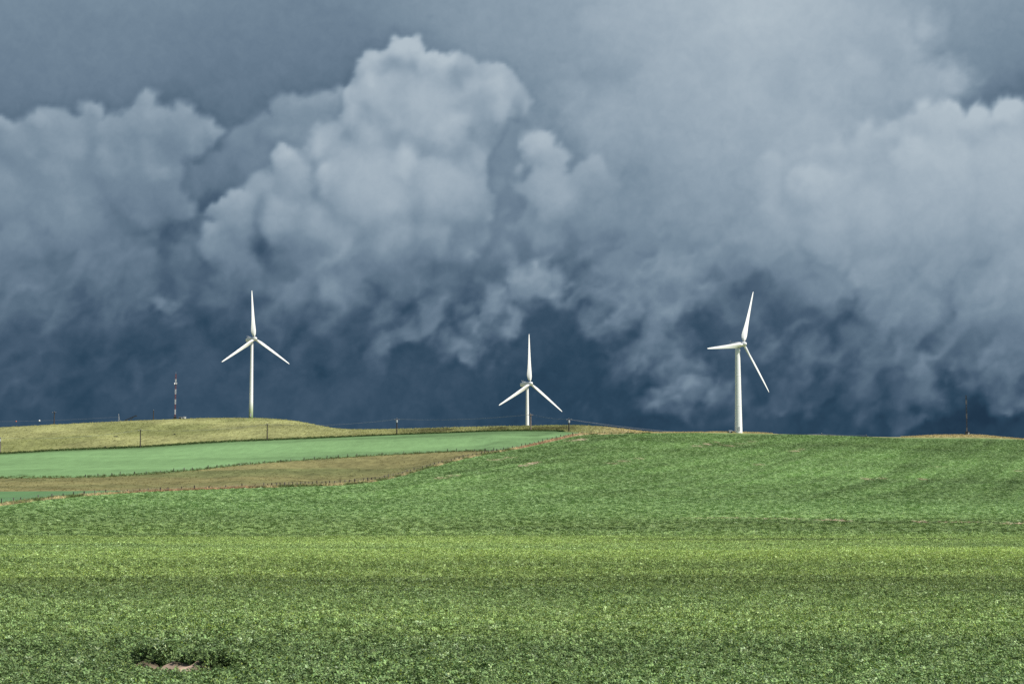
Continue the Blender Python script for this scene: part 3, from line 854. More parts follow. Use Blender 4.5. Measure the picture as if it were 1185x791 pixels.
def scatter(name, X, Y, Z, scale, idx, tint, variants, mat, label, cat, tilt=.25, zscale=None):
    n = len(X)
    me = bpy.data.meshes.new(name)
    me.vertices.add(n)
    me.vertices.foreach_set("co", np.stack([X, Y, Z], -1).astype(np.float32).ravel())
    def put(nm, typ, field, arr):
        a = me.attributes.new(nm, typ, 'POINT')
        a.data.foreach_set(field, np.ascontiguousarray(arr).ravel())
    sv = np.stack([scale, scale, scale if zscale is None else zscale], -1).astype(np.float32)
    put("size", 'FLOAT_VECTOR', "vector", sv)
    put("turn", 'FLOAT_VECTOR', "vector", np.stack([RNG.normal(0, tilt, n), RNG.normal(0, tilt, n), RNG.uniform(0, 2 * math.pi, n)], -1).astype(np.float32))
    put("pick", 'INT', "value", np.asarray(idx, np.int32))
    put("tint", 'FLOAT_COLOR', "color", np.concatenate([tint, np.ones((n, 1))], 1).astype(np.float32))
    o = link_mesh(name, me)
    tag(o, label, cat, kind="stuff")
    ng = bpy.data.node_groups.new(name + "_scatter", 'GeometryNodeTree')
    ng.interface.new_socket("Geometry", in_out='INPUT', socket_type='NodeSocketGeometry')
    ng.interface.new_socket("Geometry", in_out='OUTPUT', socket_type='NodeSocketGeometry')
    gi, go = ng.nodes.new("NodeGroupInput"), ng.nodes.new("NodeGroupOutput")
    ip = ng.nodes.new("GeometryNodeInstanceOnPoints")
    jn = ng.nodes.new("GeometryNodeJoinGeometry")
    for k, vm_ in reversed(list(enumerate(variants))):
        vm_.materials.clear(); vm_.materials.append(mat)
        vo = bpy.data.objects.new(name + "_plant", vm_)
        oi = ng.nodes.new("GeometryNodeObjectInfo")
        oi.inputs["Object"].default_value = vo
        oi.inputs["As Instance"].default_value = True
        ng.links.new(oi.outputs["Geometry"], jn.inputs[0])
    def na(nm, typ):
        a = ng.nodes.new("GeometryNodeInputNamedAttribute")
        a.data_type = typ
        a.inputs["Name"].default_value = nm
        return a.outputs["Attribute"]
    ng.links.new(gi.outputs[0], ip.inputs["Points"])
    ng.links.new(jn.outputs[0], ip.inputs["Instance"])
    ip.inputs["Pick Instance"].default_value = True
    ng.links.new(na("pick", 'INT'), ip.inputs["Instance Index"])
    ng.links.new(na("turn", 'FLOAT_VECTOR'), ip.inputs["Rotation"])
    ng.links.new(na("size", 'FLOAT_VECTOR'), ip.inputs["Scale"])
    ng.links.new(ip.outputs[0], go.inputs[0])
    md = o.modifiers.new("scatter", 'NODES')
    md.node_group = ng
    return o

def depth_at(st, X, Y):
    th = np.arctan2(X, Y)
    return np.interp(th, TH, D_st[st])

def wedge_points(d0, d1, n, half):
    k = np.arange(n) + RNG.random()                             # evenly sown, as by a drill, rather than clumped
    q1, q2 = np.mod(k * .7548776662466927 + .31, 1), np.mod(k * .5698402909980532 + .17, 1)
    y = np.sqrt(d0 ** 2 + q1 * (d1 ** 2 - d0 ** 2))
    x = y * (q2 * 2 - 1) * half
    x, y = x + RNG.normal(0, .12, n) * np.sqrt(y / 60), y + RNG.normal(0, .12, n) * np.sqrt(y / 60)
    return x, y

M_LEAF = leaf_mat("canola_leaf", .5, .16, .12)
M_BLADE = leaf_mat("grass_blade", .8, .1, .3)

near_v = [plant_mesh("canola_plant", 20 + k, 112, .25, .40, .078, .023, flowers=f, upright=.5, vary=.45, clusters=13) for k, f in enumerate((0, 0, 0, 1, 2, 4))]
far_v = [plant_mesh("canola_patch", 40 + k, 60, .85, .36, .26, .085, flowers=0, upright=.6, vary=.12) for k in range(4)]

def crop(name, d0, d1, n, smin, smax, variants, label, near, gain):
    half = .42 if d0 < 90 else .37 if near else .33
    X, Y = wedge_points(d0, d1, int(n * half / .318), half)
    ok = Y < depth_at(IF, X, Y) - (2 if near else 5)
    X, Y = X[ok], Y[ok]
    m = soil_mask(X, Y)
    ok = RNG.random(len(X)) > (np.where(m > .5, .88, 0) if near else m * .9)
    if near and d1 > 200: ok &= RNG.random(len(X)) > sstep(190, 238, Y)
    if not near and d0 < 300: ok &= RNG.random(len(X)) < sstep(180, 225, Y)
    X, Y = X[ok], Y[ok]
    tint = canola_albedo(X, Y, bare=not near)
    bl = np.clip((tint[:, 0] / tint[:, 1] - .62) / .16, 0, 1)
    g = np.clip(RNG.normal(1, .16 if near else .05, len(X)), .45, 1.7)[:, None]
    pale = (RNG.random(len(X)) < (.05 if near else .02))[:, None]
    tint = np.where(pale, tint * 1.25 + np.array((.07, .065, .06)), tint) * g * (gain + (.25 * sstep(80, 190, Y) if near else 0 * Y))[:, None]
    if near:
        # plants in yellowing bands carry flower heads, the others are leaf only
        idx = np.where(RNG.random(len(X)) < np.clip(bl * .40 + .015, 0, 1) * sstep(215, 140, Y), RNG.integers(3, 6, len(X)), RNG.integers(0, 3, len(X)))
    else:
        idx = RNG.integers(0, len(variants), len(X))
    s = RNG.uniform(smin, smax, len(X)) * (1 - .5 * np.clip(soil_mask(X, Y + .8) + soil_mask(X, Y), 0, 1) if near and d0 < 60 else 1) * np.clip(.75 + .5 * fbm(X * .22, Y * .12, 3, 81), .7, 1.3)
    scatter(name, X, Y, ground_z(X, Y) - .03, s, idx, tint, variants, M_LEAF, label, "crop", zscale=s * 1.3 if near else s * .6)

crop("canola_crop", 34, 95, 80000, .6, .9, near_v, "leafy green canola plants filling the nearest rows of the field", True, 1.88)
crop("canola_crop", 95, 240, 185000, .75, 1.1, near_v, "yellowing canola plants in the bands across the middle of the field", True, 1.76)
crop("canola_crop", 180, 430, 155000, .42, .68, far_v, "green canola canopy on the lower slope below the fence", False, 1.7)
crop("canola_crop", 420, 870, 230000, .46, .75, far_v, "green canola canopy on the upper slope below the right turbine", False, 1.65)

tuft_v = [plant_mesh("grass_tuft", 60 + k, 16, .35, .2, .55, .06, upright=1.05, blades=True) for k in range(3)]
def tufts(name, pts, smin, smax, tintf, label, cat="grass", spread=.25):
    X, Y = pts
    tint = tintf(X, Y) * np.clip(RNG.normal(1, spread, len(X)), .45, 1.6)[:, None]
    s = RNG.uniform(smin, smax, len(X))
    scatter(name, X, Y, ground_z(X, Y) - .02, s, RNG.integers(0, 3, len(X)), tint, tuft_v, M_BLADE, label, cat)

def between(k0, k1, n, tpow=1.0, lo=-.31, hi=.31, t0=0.0, t1=1.0, min_gap=3.0):
    th = RNG.uniform(math.atan(lo), math.atan(hi), n)
    a0, a1 = np.interp(th, TH, D_st[k0]), np.interp(th, TH, D_st[k1])
    t = RNG.uniform(t0, t1, n) ** tpow
    d = a0 * (1 - t) + a1 * t
    ok = (a1 - a0) > min_gap
    th, d, t = th[ok], d[ok], t[ok]
    return d * np.tan(th), d, t

X, Y, T_ = between(IP, IC, 16000)
tufts("hill_grass", (X, Y), .4, .95, lambda x, y: gold_albedo(x, y, T_) * 1.3, "golden bunch grass growing over the skyline hill", spread=.18)
X, Y, T_ = between(IW, IB, 4000)
tufts("strip_grass", (X, Y), .35, .7, lambda x, y: brown_albedo(x, y, T_) * 1.25, "brown bunch grass growing in the dry strip", spread=.12)
X, Y, T_ = between(IF, IF2, 4200, lo=-.31, hi=.08, min_gap=1.0)
tufts("verge_grass", (X, Y), .5, 1.2, lambda x, y: verge_albedo(x, y, T_) * 1.2, "straw coloured grass growing along the fence verge", spread=.35)
X, Y, T_ = between(IP, IC, 2600, lo=-.31, hi=.03, t0=-.012, t1=.03)
tufts("edge_grass", (X, Y), .8, 1.7, lambda x, y: np.tile(np.array((.085, .135, .045)), (len(x), 1)), "dark green rank grass along the top edge of the pale field")
X, Y, T_ = between(IB, IP, 900, lo=-.31, hi=.0, t0=-.03, t1=.05, min_gap=20)
tufts("edge_grass", (X, Y), .6, 1.3, lambda x, y: np.tile(np.array((.15, .19, .07)), (len(x), 1)), "green grass fringe between the brown strip and the pale field")

# ------------------------------------------------------------------ wind turbines
M_WHITE = plain_mat("turbine_white", (.86, .87, .87), .35, vary=.03, scale=.3)
M_WOOD = plain_mat("weathered_wood", (.045, .038, .033), .85, vary=.3, scale=2)
M_PALEWOOD = plain_mat("bleached_wood", (.26, .20, .16), .85, vary=.3, scale=2)
M_GREYWOOD = plain_mat("grey_wood", (.13, .115, .10), .85, vary=.3, scale=2)
M_DARK = plain_mat("dark_metal", (.03, .032, .036), .5, vary=.2)
M_STEEL = plain_mat("galvanised_steel", (.38, .40, .42), .45, vary=.1)
M_DULL = plain_mat("dull_white", (.55, .55, .55), .6, vary=.15)
M_RED = plain_mat("signal_red", (.16, .045, .045), .5, vary=.1)
M_ORANGE = plain_mat("signal_orange", (.55, .16, .08), .5, vary=.1)
M_PORC = plain_mat("porcelain", (.55, .55, .53), .3, vary=.1)
M_WIRE = plain_mat("aluminium_wire", (.20, .22, .25), .45, vary=.05)

def green_foot_mat():
    m, nt, out = new_mat("green_foot_white")
    p = N(nt, "ShaderNodeBsdfPrincipled")
    p.inputs["Roughness"].default_value = .4
    tc = N(nt, "ShaderNodeTexCoord"); s = N(nt, "ShaderNodeSeparateXYZ")
    nt.links.new(tc.outputs["Object"], s.inputs[0])
    r = N(nt, "ShaderNodeMapRange"); r.inputs[1].default_value, r.inputs[2].default_value = 0, 12
    nt.links.new(s.outputs[2], r.inputs[0])
    cr = N(nt, "ShaderNodeValToRGB")
    e = cr.color_ramp.elements
    e[0].position, e[0].color = 0, (.12, .21, .07, 1)
    e[1].position, e[1].color = .85, (.86, .87, .87, 1)
    x = e.new(.40); x.color = (.42, .50, .32, 1)
    cr.color_ramp.interpolation = 'LINEAR'
    nt.links.new(r.outputs[0], cr.inputs[0]); nt.links.new(cr.outputs[0], p.inputs["Base Color"])
    nt.links.new(p.outputs[0], out.inputs[0])
    return m
M_GREENFOOT = green_foot_mat()

def blade_mesh(Rr=30.0):
    """blade along +Z, rotor axis +Y (upwind is -Y), chord mainly along X"""
    st = [(1.0, 1.25, 1.0, 40), (1.9, 1.5, .8, 40), (3.2, 2.5, .46, 38), (4.6, 2.95, .34, 34), (6.2, 2.85, .28, 29), (9, 2.4, .24, 22), (12, 2.05, .21, 16), (16, 1.7, .19, 11), (20, 1.38, .17, 7), (24, 1.08, .16, 4), (27, .84, .15, 3), (29, .6, .14, 2), (29.8, .36, .13, 2), (30.0, .12, .12, 2)]
    n = 18
    bm = bmesh.new()
    rings = []
    for (r, c, th, tw) in st:
        a = -math.radians(tw)
        ring = []
        for k in range(n):
            t = 2 * math.pi * k / n
            if th > .95:
                x, y = c / 2 * math.cos(t), c / 2 * math.sin(t)
            else:
                xx = .5 + .5 * math.cos(t)                      # 0 leading, 1 trailing
                prof = 5 * th * (.2969 * math.sqrt(max(xx, 0)) - .126 * xx - .3516 * xx ** 2 + .2843 * xx ** 3 - .1036 * xx ** 4)
                x, y = (.32 - xx) * c, prof * c * (1 if math.sin(t) > 0 else -1) * (abs(math.sin(t)) > 1e-6)
            ring.append(bm.verts.new((x * math.cos(a) - y * math.sin(a), x * math.sin(a) + y * math.cos(a), r * Rr / 30)))
        rings.append(ring)
    for p, q in zip(rings[:-1], rings[1:]):
        for k in range(n):
            bm.faces.new((p[k], p[(k + 1) % n], q[(k + 1) % n], q[k]))
    bm.faces.new(rings[0][::-1]); bm.faces.new(rings[-1])
    bmesh.ops.recalc_face_normals(bm, faces=bm.faces)
    me = bpy.data.meshes.new("blade")
    bm.to_mesh(me); bm.free()
    for p in me.polygons: p.use_smooth = True
    me.materials.append(M_WHITE)
    return me
BLADE = blade_mesh()

def turbine(base, hub_h, r0, r1, yaw, phase, over, label, tower_mat):
    """yaw: bearing of the rotor axis, degrees to the right of straight back at the camera station"""
    root = empty("wind_turbine", base)
    tag(root, label, "wind turbine", "wind turbines on the skyline")
    top = hub_h - 1.35
    bm = bmesh.new()
    prof = []
    for k in range(25):
        t = k / 24
        prof.append((r0 + (r1 - r0) * t ** .95, -1.5 + (top + 1.5) * t))
    add_lathe(bm, prof, 36)
    tw = bm_obj("tower", bm, tower_mat, root, smooth=True)
    for t in (.34, .68):
        bm = bmesh.new()
        z = -1.5 + (top + 1.5) * t; r = r0 + (r1 - r0) * t ** .95
        add_lathe(bm, [(r + .004, z - .12), (r + .05, z - .10), (r + .05, z + .10), (r + .004, z + .12)], 36)
        bm_obj("flange", bm, M_WHITE, tw, smooth=True)
    bm = bmesh.new()
    add_box(bm, (0, -(r0 - .02), 1.9), (.9, .18, 2.1))
    bmesh.ops.bevel(bm, geom=bm.edges[:], offset=.05, segments=2, affect='EDGES')
    bm_obj("tower_door", bm, M_STEEL, root)
    # head: local frame with the rotor axis along -Y
    y = math.radians(yaw)
    head = Matrix.Rotation(y, 4, 'Z')
    tilt = Matrix.Rotation(math.radians(-4), 4, 'X')
    H = Matrix.Translation((0, 0, hub_h)) @ head @ tilt
    bm = bmesh.new()
    secs = [(-over + 1.25, .75, .78, .0), (-over + 1.6, 1.05, 1.1, .0), (-over + 2.6, 1.28, 1.35, .05), (1.5, 1.35, 1.45, .1), (3.6, 1.25, 1.35, .12), (5.2, .98, 1.02, .2), (5.75, .55, .55, .25)]
    rings = []
    for (yy, w, hh, up) in secs:
        ring = []
        for k in range(20):
            t = 2 * math.pi * k / 20
            cx, sz = math.cos(t), math.sin(t)
            ring.append(bm.verts.new((w * math.copysign(abs(cx) ** .55, cx), yy, up + hh * math.copysign(abs(sz) ** .55, sz))))
        rings.append(ring)
    for p, q in zip(rings[:-1], rings[1:]):
        for k in range(20):
            bm.faces.new((p[k], p[(k + 1) % 20], q[(k + 1) % 20], q[k]))
    bm.faces.new(rings[0][::-1]); bm.faces.new(rings[-1])
    nac = bm_obj("nacelle", bm, M_WHITE, root, smooth=True)
    nac.matrix_local = H
    bm = bmesh.new()
    add_tube(bm, (0, 4.0, 1.2), (0, 4.0, 2.5), .07)
    add_tube(bm, (-.7, 4.0, 2.2), (.7, 4.0, 2.2), .06)
    for s in (-.7, .7):
        add_tube(bm, (s, 4.0, 2.2), (s, 4.0, 2.55), .05)
        bmesh.ops.create_icosphere(bm, subdivisions=1, radius=.17, matrix=Matrix.Translation((s, 4.0, 2.62)))
    bm_obj("wind_sensor", bm, M_STEEL, nac)
    bm = bmesh.new()
    add_box(bm, (0, 2.6, 1.62), (1.1, 1.5, .22))
    bmesh.ops.bevel(bm, geom=bm.edges[:], offset=.06, segments=2, affect='EDGES')
    bm_obj("roof_hatch", bm, M_WHITE, nac)
    bm = bmesh.new()
    add_lathe(bm, [(1.0, -1.15), (1.2, -.9), (1.22, .1), (1.1, .7), (.85, 1.25), (.5, 1.6), (.12, 1.75)], 24, Matrix.Translation((0, -over, 0)) @ Matrix.Rotation(math.pi / 2, 4, 'X'))
    hub = bm_obj("hub", bm, M_WHITE, root, smooth=True)
    hub.matrix_local = H
    for k in range(3):
        b = link_mesh("blade", BLADE, None, root)
        a = math.radians(phase + 120 * k)
        b.matrix_local = H @ Matrix.Translation((0, -over, 0)) @ Matrix.Rotation(a, 4, 'Y')
    return root

YAW = 45.0
def place_turbine(hub_px, hub_py, d, over, yaw, **kw):
    hubc = at(hub_px, hub_py, d)
    y = math.radians(yaw)
    tx = hubc + Vector((-math.sin(y), math.cos(y), 0)) * over * math.cos(math.radians(4))
    base = Vector((tx.x, tx.y, float(ground_z(np.array([tx.x]), np.array([tx.y]))[0]) - .05))
    return turbine(base, hubc.z - over * math.sin(math.radians(4)) - base.z, yaw=yaw, over=over, **kw)

place_turbine(294.8, 391.8, 1055, 2.7, 46, r0=1.32, r1=.76, phase=-2, label="white wind turbine with green painted foot on the highest golden hill", tower_mat=M_GREENFOOT)
place_turbine(613.8, 443.6, 1027, 2.7, 43, r0=1.35, r1=.76, phase=2, label="white wind turbine with its lower tower sunk behind the low middle ridge", tower_mat=M_WHITE)
place_turbine(860.6, 397.9, 868, 3.9, 45, r0=1.95, r1=1.2, phase=22, label="white thick towered wind turbine beside a small box above the green crop", tower_mat=M_WHITE)

# ------------------------------------------------------------------ utility poles and lines
def pole(base, h, r=.27, mat=None, transformer=False, arm=True, label="", lean=0.0):
    root = empty("utility_pole", base)
    tag(root, label, "utility pole", "utility poles along the fields")
    bm = bmesh.new()
    add_tube(bm, (0, 0, -.6), (lean, 0, h), r * 1.15, r * .8, 10)
    bm_obj("shaft", bm, mat or M_WOOD, root)
    if arm:
        bm = bmesh.new()
        add_box(bm, (lean, -r - .08, h - .55), (2.2, .14, .18))
        bm_obj("crossarm", bm, mat or M_WOOD, root)
    for s in ((-.95, 0, .95) if arm else (0,)):
        bm = bmesh.new()
        z = h - .46 if s else h
        add_lathe(bm, [(.04, 0), (.10, .06), (.10, .2), (.05, .3)], 8, Matrix.Translation((lean + s, 0 if not s else -r - .08, z)))
        bm_obj("insulator", bm, M_PORC, root)
    if transformer:
        bm = bmesh.new()
        add_lathe(bm, [(.3, 0), (.48, .05), (.48, 1.1), (.36, 1.25)], 16, Matrix.Translation((lean, -.70, h - 1.9)))
        bm_obj("transformer", bm, M_STEEL, root)
    return root

def pole_at(px, top, bot_d, **kw):
    g = on_ground(px, bot_d)
    h = float(ray(px, top)[1]) * bot_d - g.z
    pole(g, h, **kw)
    return g + Vector((0, 0, h))

T = {}
T['edge'] = pole_at(.4, 506, 805, r=.42, mat=M_GREYWOOD, arm=False, transformer=True, label="thick grey pole at the far left end of the golden hillside")
T['behind'] = pole_at(62.3, 476.2, 1010, r=.30, label="dark pole rising behind the skyline beside a white marker ball")
T['front'] = pole_at(162.6, 496.8, 837, r=.27, label="slim dark pole standing in the golden grass below the antenna mast")
T['mast'] = pole_at(177.2, 474.4, 1035, r=.30, arm=False, label="short dark pole on the skyline just left of the red and white mast")
T['hill'] = pole_at(309.2, 490.2, 849, r=.27, label="dark pole on the hillside below the green footed turbine")
T['tran'] = pole_at(459.2, 484.2, 850, r=.30, transformer=True, label="dark pole with a grey transformer midway between two turbines")
T['pale'] = pole_at(614.2, 478.8, 832, r=.27, mat=M_PALEWOOD, label="bleached pale pole in front of the middle turbine tower")
T['end'] = pole_at(658.4, 484.4, 812, r=.30, transformer=True, label="dark transformer pole at the end of the pale field")
T['far1'] = pole_at(951, 501.4, 930, r=.2, arm=False, label="pole tip just showing over the crop skyline")
T['far2'] = pole_at(1002.5, 503.0, 925, r=.26, arm=False, label="pole tip with insulator beside the right end of the line")

def wire(p, q, sag, label, offs=(-.95, .95), r=.045, marks=()):
    root = empty("power_line", p)
    tag(root, label, "power line", "overhead wires between the poles")
    d = q - p
    for o in offs:
        bm = bmesh.new()
        pts = [Vector((o + d.x * t, d.y * t, d.z * t - sag * 4 * t * (1 - t) - .2)) for t in np.linspace(0, 1, 25)]
        for a, b in zip(pts[:-1], pts[1:]): add_tube(bm, a, b, r, r, 5)
        bm_obj("wire", bm, M_WIRE, root)
    for (t, mat, rr) in marks:
        bm = bmesh.new()
        bmesh.ops.create_icosphere(bm, subdivisions=2, radius=rr, matrix=Matrix.Translation((offs[0] + d.x * t, d.y * t, d.z * t - sag * 4 * t * (1 - t) - .2)))
        bm_obj("marker_ball", bm, mat, root, smooth=True)
    return root

wire(T['edge'] + Vector((0, 0, 0)), T['front'], 1.6, "thin wires crossing the golden grass left of the slim pole", r=.02)
wire(T['front'], T['hill'], 1.4, "thin wires crossing the golden hillside under the antenna mast", r=.02)
wire(T['hill'], T['tran'], 1.5, "thin wires crossing the end of the hill right of the green footed turbine", r=.025)
wire(T['tran'], T['pale'], 1.2, "thin wires over the middle ridge left of the middle turbine", r=.03)
wire(T['pale'], T['end'], .6, "short thin wires just right of the middle turbine tower", r=.03)
wire(T['end'], T['far1'], 3.4, "long sagging wires falling from the transformer pole toward the right turbine", r=.036)
wire(T['far1'], T['far2'], .25, "low wires skimming the crop skyline right of the right turbine", offs=(-.3,), r=.06)
pA, pB = at(-60, 487.2, 1060), at(137, 481.8, 1075)
wire(pA, pB, 1.0, "pale wire behind the left skyline carrying two marker balls", offs=(0,), r=.04, marks=((78 / 197, M_ORANGE, .42), (105 / 197, M_WHITE, .55)))

# pale anchor where that wire ends
g = on_ground(138, 1040)
root = empty("wire_anchor", g); tag(root, "small pale anchor frame on the left skyline where the marked wire ends", "anchor")
for s in (-1, 1):
    bm = bmesh.new(); add_tube(bm, (s * 1.0, 0, -1), (-s * .2 - .6, 30 * 0, pB.z - g.z - .2), .12, .09, 8); bm_obj("leg", bm, M_STEEL, root)
bm = bmesh.new(); add_box(bm, (0, 0, .5), (1.2, .14, .14)); bm_obj("brace", bm, M_STEEL, root)

# slanted farm auger on the crest
g = on_ground(151, 1022)
root = empty("grain_auger", g); tag(root, "dark slanted auger parked on the skyline left of the short pole", "auger")
bm = bmesh.new(); add_tube(bm, (-2.6, 0, .7), (3.2, 0, 3.3), .30, .26, 10); bm_obj("tube", bm, M_DARK, root)
bm = bmesh.new(); add_box(bm, (-2.9, 0, .55), (1.0, .9, .6)); bm_obj("hopper", bm, M_DARK, root)
bm = bmesh.new(); add_tube(bm, (0, -.6, .3), (1.4, 0, 2.4), .08); add_tube(bm, (0, .6, .3), (1.4, 0, 2.4), .08); bm_obj("undercarriage", bm, M_DARK, root)
for s in (-.75, .75):
    bm = bmesh.new(); add_lathe(bm, [(.2, -.1), (.38, -.1), (.42, 0), (.38, .1), (.2, .1)], 16, Matrix.Translation((0, s, .35)) @ Matrix.Rotation(math.pi / 2, 4, 'X')); bm_obj("wheel", bm, M_DARK, root)
bm = bmesh.new(); add_box(bm, (3.3, 0, 3.0), (.5, .5, .7)); bm_obj("spout", bm, M_DARK, root)

# ------------------------------------------------------------------ antenna masts
def mast(base, h, w, n, mats, label, extra):
    root = empty("antenna_mast", base)
    tag(root, label, "antenna mast", "antenna masts on the skyline")
    corners = [(w * math.cos(a), w * math.sin(a)) for a in (math.pi / 2, math.pi * 7 / 6, math.pi * 11 / 6)]
    for k in range(n):
        z0, z1 = h * k / n, h * (k + 1) / n - .02
        bm = bmesh.new()
        for (x, y) in corners: add_tube(bm, (x, y, z0), (x, y, z1), .085, .085, 6)
        nb = 3
        for b in range(nb):
            za, zb = z0 + (z1 - z0) * b / nb, z0 + (z1 - z0) * (b + 1) / nb
            for i in range(3):
                p, q = corners[i], corners[(i + 1) % 3]
                if b % 2: p, q = q, p
                add_tube(bm, (p[0], p[1], za), (q[0], q[1], zb), .035, .035, 5)
        bm_obj("lattice_section", bm, mats[k % len(mats)], root)
    extra(root)
    return root

g = on_ground(202.3, 1046)
h1 = float(ray(202.3, 432.5)[1]) * 1046 - g.z
def extra1(root):
    z = float(ray(202.3, 443.8)[1]) * 1046 - g.z
    for s in (-1, 1):
        bm = bmesh.new()
        add_lathe(bm, [(.12, 0), (.4, .12), (.62, .34), (.64, .37), (.3, .2)], 16, Matrix.Translation((s * .35, -.25, z)) @ Matrix.Rotation(math.pi / 2 * s, 4, 'Y'))
        bm_obj("dish", bm, M_WHITE, root, smooth=True)
    bm = bmesh.new(); add_tube(bm, (0, 0, h1), (0, 0, h1 + 1.4), .05); bm_obj("aerial", bm, M_STEEL, root)
    bm = bmesh.new(); add_box(bm, (0, 0, .6), (1.5, 1.5, 2.4)); bm_obj("foot_block", bm, M_DARK, root)
mast(g, h1, .36, 9, (M_RED, M_DULL), "red and white banded lattice mast left of the green footed turbine", extra1)
g2 = on_ground(1119, 905)
h2 = float(ray(1119, 457)[1]) * 905 - g2.z
mast(g2, h2, .30, 9, (M_DARK, M_GREYWOOD, M_DARK), "dark grey lattice mast on the sandy mound at far right", lambda r: None)

def shelter(base, s, roof_mat, body_mat, label, name="equipment_cabin"):
    root = empty(name, base)
    tag(root, label, "equipment cabin")
    bm = bmesh.new(); add_box(bm, (0, 0, s[2] / 2 - .2), (s[0], s[1], s[2] + .4))
    bmesh.ops.bevel(bm, geom=bm.edges[:], offset=.04, segments=1, affect='EDGES'); bm_obj("wall", bm, body_mat, root)
    bm = bmesh.new(); add_box(bm, (0, 0, s[2] + .10), (s[0] + .3, s[1] + .3, .16)); bm_obj("roof", bm, roof_mat, root)
    bm = bmesh.new(); add_box(bm, (s[0] * .2, -s[1] / 2 - .03, s[2] * .42), (s[0] * .32, .05, s[2] * .8)); bm_obj("door", bm, M_STEEL if body_mat is not M_STEEL else M_DARK, root)
    return root
gg = on_ground(1119.6, 877)
shelter(gg, (1.9, 1.8, 1.5), M_DARK, M_DARK, "small black cabin at the foot of the far right mast")
gg = on_ground(209.5, 1046)
shelter(gg, (2.6, 2.2, 1.0), M_STEEL, M_DARK, "low dark cabin on the skyline just right of the banded mast")
gg = on_ground(213.6, 1046)
shelter(gg, (1.1, 1.1, 1.1), M_WHITE, M_WHITE, "tiny white cabinet beside the low dark cabin under the banded mast")
gg = on_ground(845.3, 868)
root = empty("transformer_box", gg); tag(root, "white topped transformer box beside the right turbine tower", "transformer box")
bm = bmesh.new(); add_box(bm, (0, 0, .45), (1.7, 1.4, .9)); bm_obj("cabinet", bm, M_DARK, root)
bm = bmesh.new(); add_box(bm, (0, 0, 1.02), (2.0, 1.7, .22)); bmesh.ops.bevel(bm, geom=bm.edges[:], offset=.05, segments=2, affect='EDGES'); bm_obj("lid", bm, M_WHITE, root)
bm = bmesh.new(); add_box(bm, (-.35, -.73, .45), (.6, .05, .7)); bm_obj("door", bm, M_STEEL, root)

# ------------------------------------------------------------------ fences
def fence(name, label, pts, hmin, hmax, wscale=1.0):
    root = empty(name, pts[0])
    tag(root, label, "fence")
    tops = []
    for k, p in enumerate(pts):
        h = random.uniform(hmin, hmax)
        bm = bmesh.new()
        r = random.uniform(.075, .12) * wscale
        add_tube(bm, (0, 0, -.3), (random.uniform(-.06, .06), random.uniform(-.04, .04), h), r * 1.1, r, 6)
        o = bm_obj("post", bm, M_WOOD if random.random() < .75 else M_GREYWOOD, root, loc=p - pts[0])
        tops.append((p - pts[0], h))
    for fr in (.55, .9):
        bm = bmesh.new()
        for (a, ha), (b, hb) in zip(tops[:-1], tops[1:]):
            add_tube(bm, a + Vector((0, 0, ha * fr)), b + Vector((0, 0, hb * fr)), .012, .012, 4)
        bm_obj("wire", bm, M_WIRE, root)
    return root

def along(st_pts, xs, off):
    p = np.array(st_pts, float)
    out = []
    for x in xs:
        d = float(np.interp(x, p[:, 0], p[:, 2])) + off
        out.append(on_ground(x, d))
    return out
xs = [4, 18, 26, 46, 62, 75, 87, 99, 111, 124, 137, 149, 163, 173, 187, 196, 211, 226, 243, 262, 281, 296]
x = 306.0
while x < 664:
    xs.append(x); x += random.uniform(4.0, 6.5) if x < 480 else random.uniform(3.4, 6.0)
xs += [674, 684, 700, 721, 727]
fence("wire_fence", "dark wooden post fence climbing along the edge of the big green field", along(F2, xs, -2.0), .8, 1.3, 1.5)
xs = []
x = 100.0
while x < 572:
    xs.append(x); x += random.uniform(9, 19)
fence("wire_fence", "sparse post fence between the brown strip and the pale green field", along(B, xs, 1.0), .8, 1.4, 1.5)
fence("wire_fence", "short row of small posts on the crest left of the middle turbine", [on_ground(x, 900) for x in (512, 526, 541, 553, 566, 580)], .8, 1.1, 1.0)

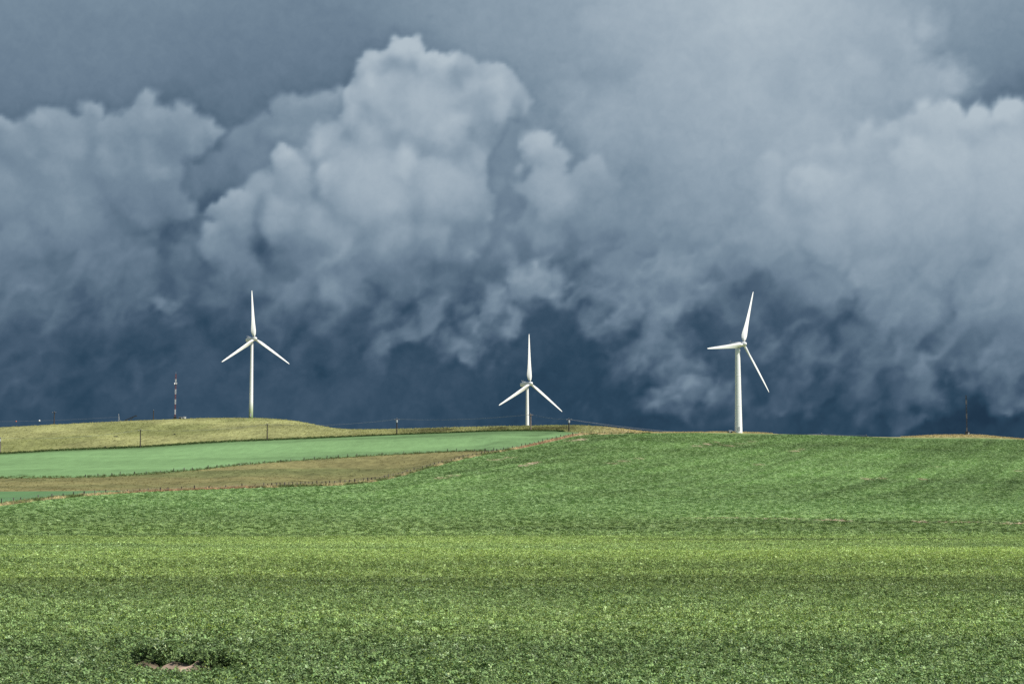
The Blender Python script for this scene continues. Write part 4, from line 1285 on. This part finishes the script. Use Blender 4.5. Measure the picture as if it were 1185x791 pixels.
# ------------------------------------------------------------------ low shrubs and stones on the grass
def shrub(base, w, h, label, seed):
    r = random.Random(seed)
    root = empty("shrub", base)
    tag(root, label, "shrub", "small shrubs on the golden hillside")
    bm = bmesh.new()
    for k in range(5):
        a = r.uniform(0, 6.28)
        add_tube(bm, (0, 0, -.1), (w * .4 * math.cos(a), w * .4 * math.sin(a), h * .6), .04, .02, 5)
    bm_obj("stem", bm, M_WOOD, root)
    V, Fc = [], []
    for k in range(120):
        a, q, t = r.uniform(0, 6.28), math.sqrt(r.random()), r.random()
        c = Vector((w * .5 * q * math.cos(a), w * .5 * q * math.sin(a), h * (.15 + .85 * t * (1 - .4 * q))))
        s = r.uniform(.06, .13)
        u = Vector((r.gauss(0, 1), r.gauss(0, 1), r.gauss(0, 1))).normalized(); v = u.orthogonal().normalized()
        i = len(V); V.extend([tuple(c + u * s), tuple(c + v * s), tuple(c - u * s), tuple(c - v * s)]); Fc.append((i, i + 1, i + 2, i + 3))
    me = bpy.data.meshes.new("foliage"); me.from_pydata(V, [], Fc)
    link_mesh("foliage", me, M_SHRUB, root)
M_SHRUB = plain_mat("shrub_leaf", (.05, .06, .035), .7, vary=.3)
shrub(on_ground(122, 836), 1.0, 1.0, "small dark shrub at the top edge of the pale field, left of two others", 1)
shrub(on_ground(129, 835), 1.0, .8, "small dark shrub between two others above the pale field", 2)
shrub(on_ground(133.5, 838), .7, 1.1, "narrow dark shrub, the one of three nearest the slim pole", 3)
x_, y_ = hit(134, 505.5)
shrub(Vector((x_, y_, float(ground_z(np.array([x_]), np.array([y_]))[0]))), 2.6, .8, "wide low dark shrub halfway up the golden hillside", 4)
x_, y_ = hit(202, 502.8)
shrub(Vector((x_, y_, float(ground_z(np.array([x_]), np.array([y_]))[0]))), 1.8, .7, "low dark shrub on the slope below the banded mast", 5)

M_STONE = plain_mat("field_stone", (.12, .11, .10), .9, vary=.3, scale=2)
for k, (px, s, lab) in enumerate(((1099, .8, "larger dark field stone on the sandy mound left of the far right mast"), (1102.5, .5, "smaller dark field stone on the sandy mound close to the larger one"))):
    bm = bmesh.new()
    bmesh.ops.create_icosphere(bm, subdivisions=2, radius=1.0)
    for v in bm.verts:
        v.co *= s * (.8 + .4 * random.random()); v.co.z *= .6
    o = bm_obj("field_stone", bm, M_STONE, None, loc=on_ground(px, 876))
    tag(o, lab, "stone", "field stones on the sandy mound")
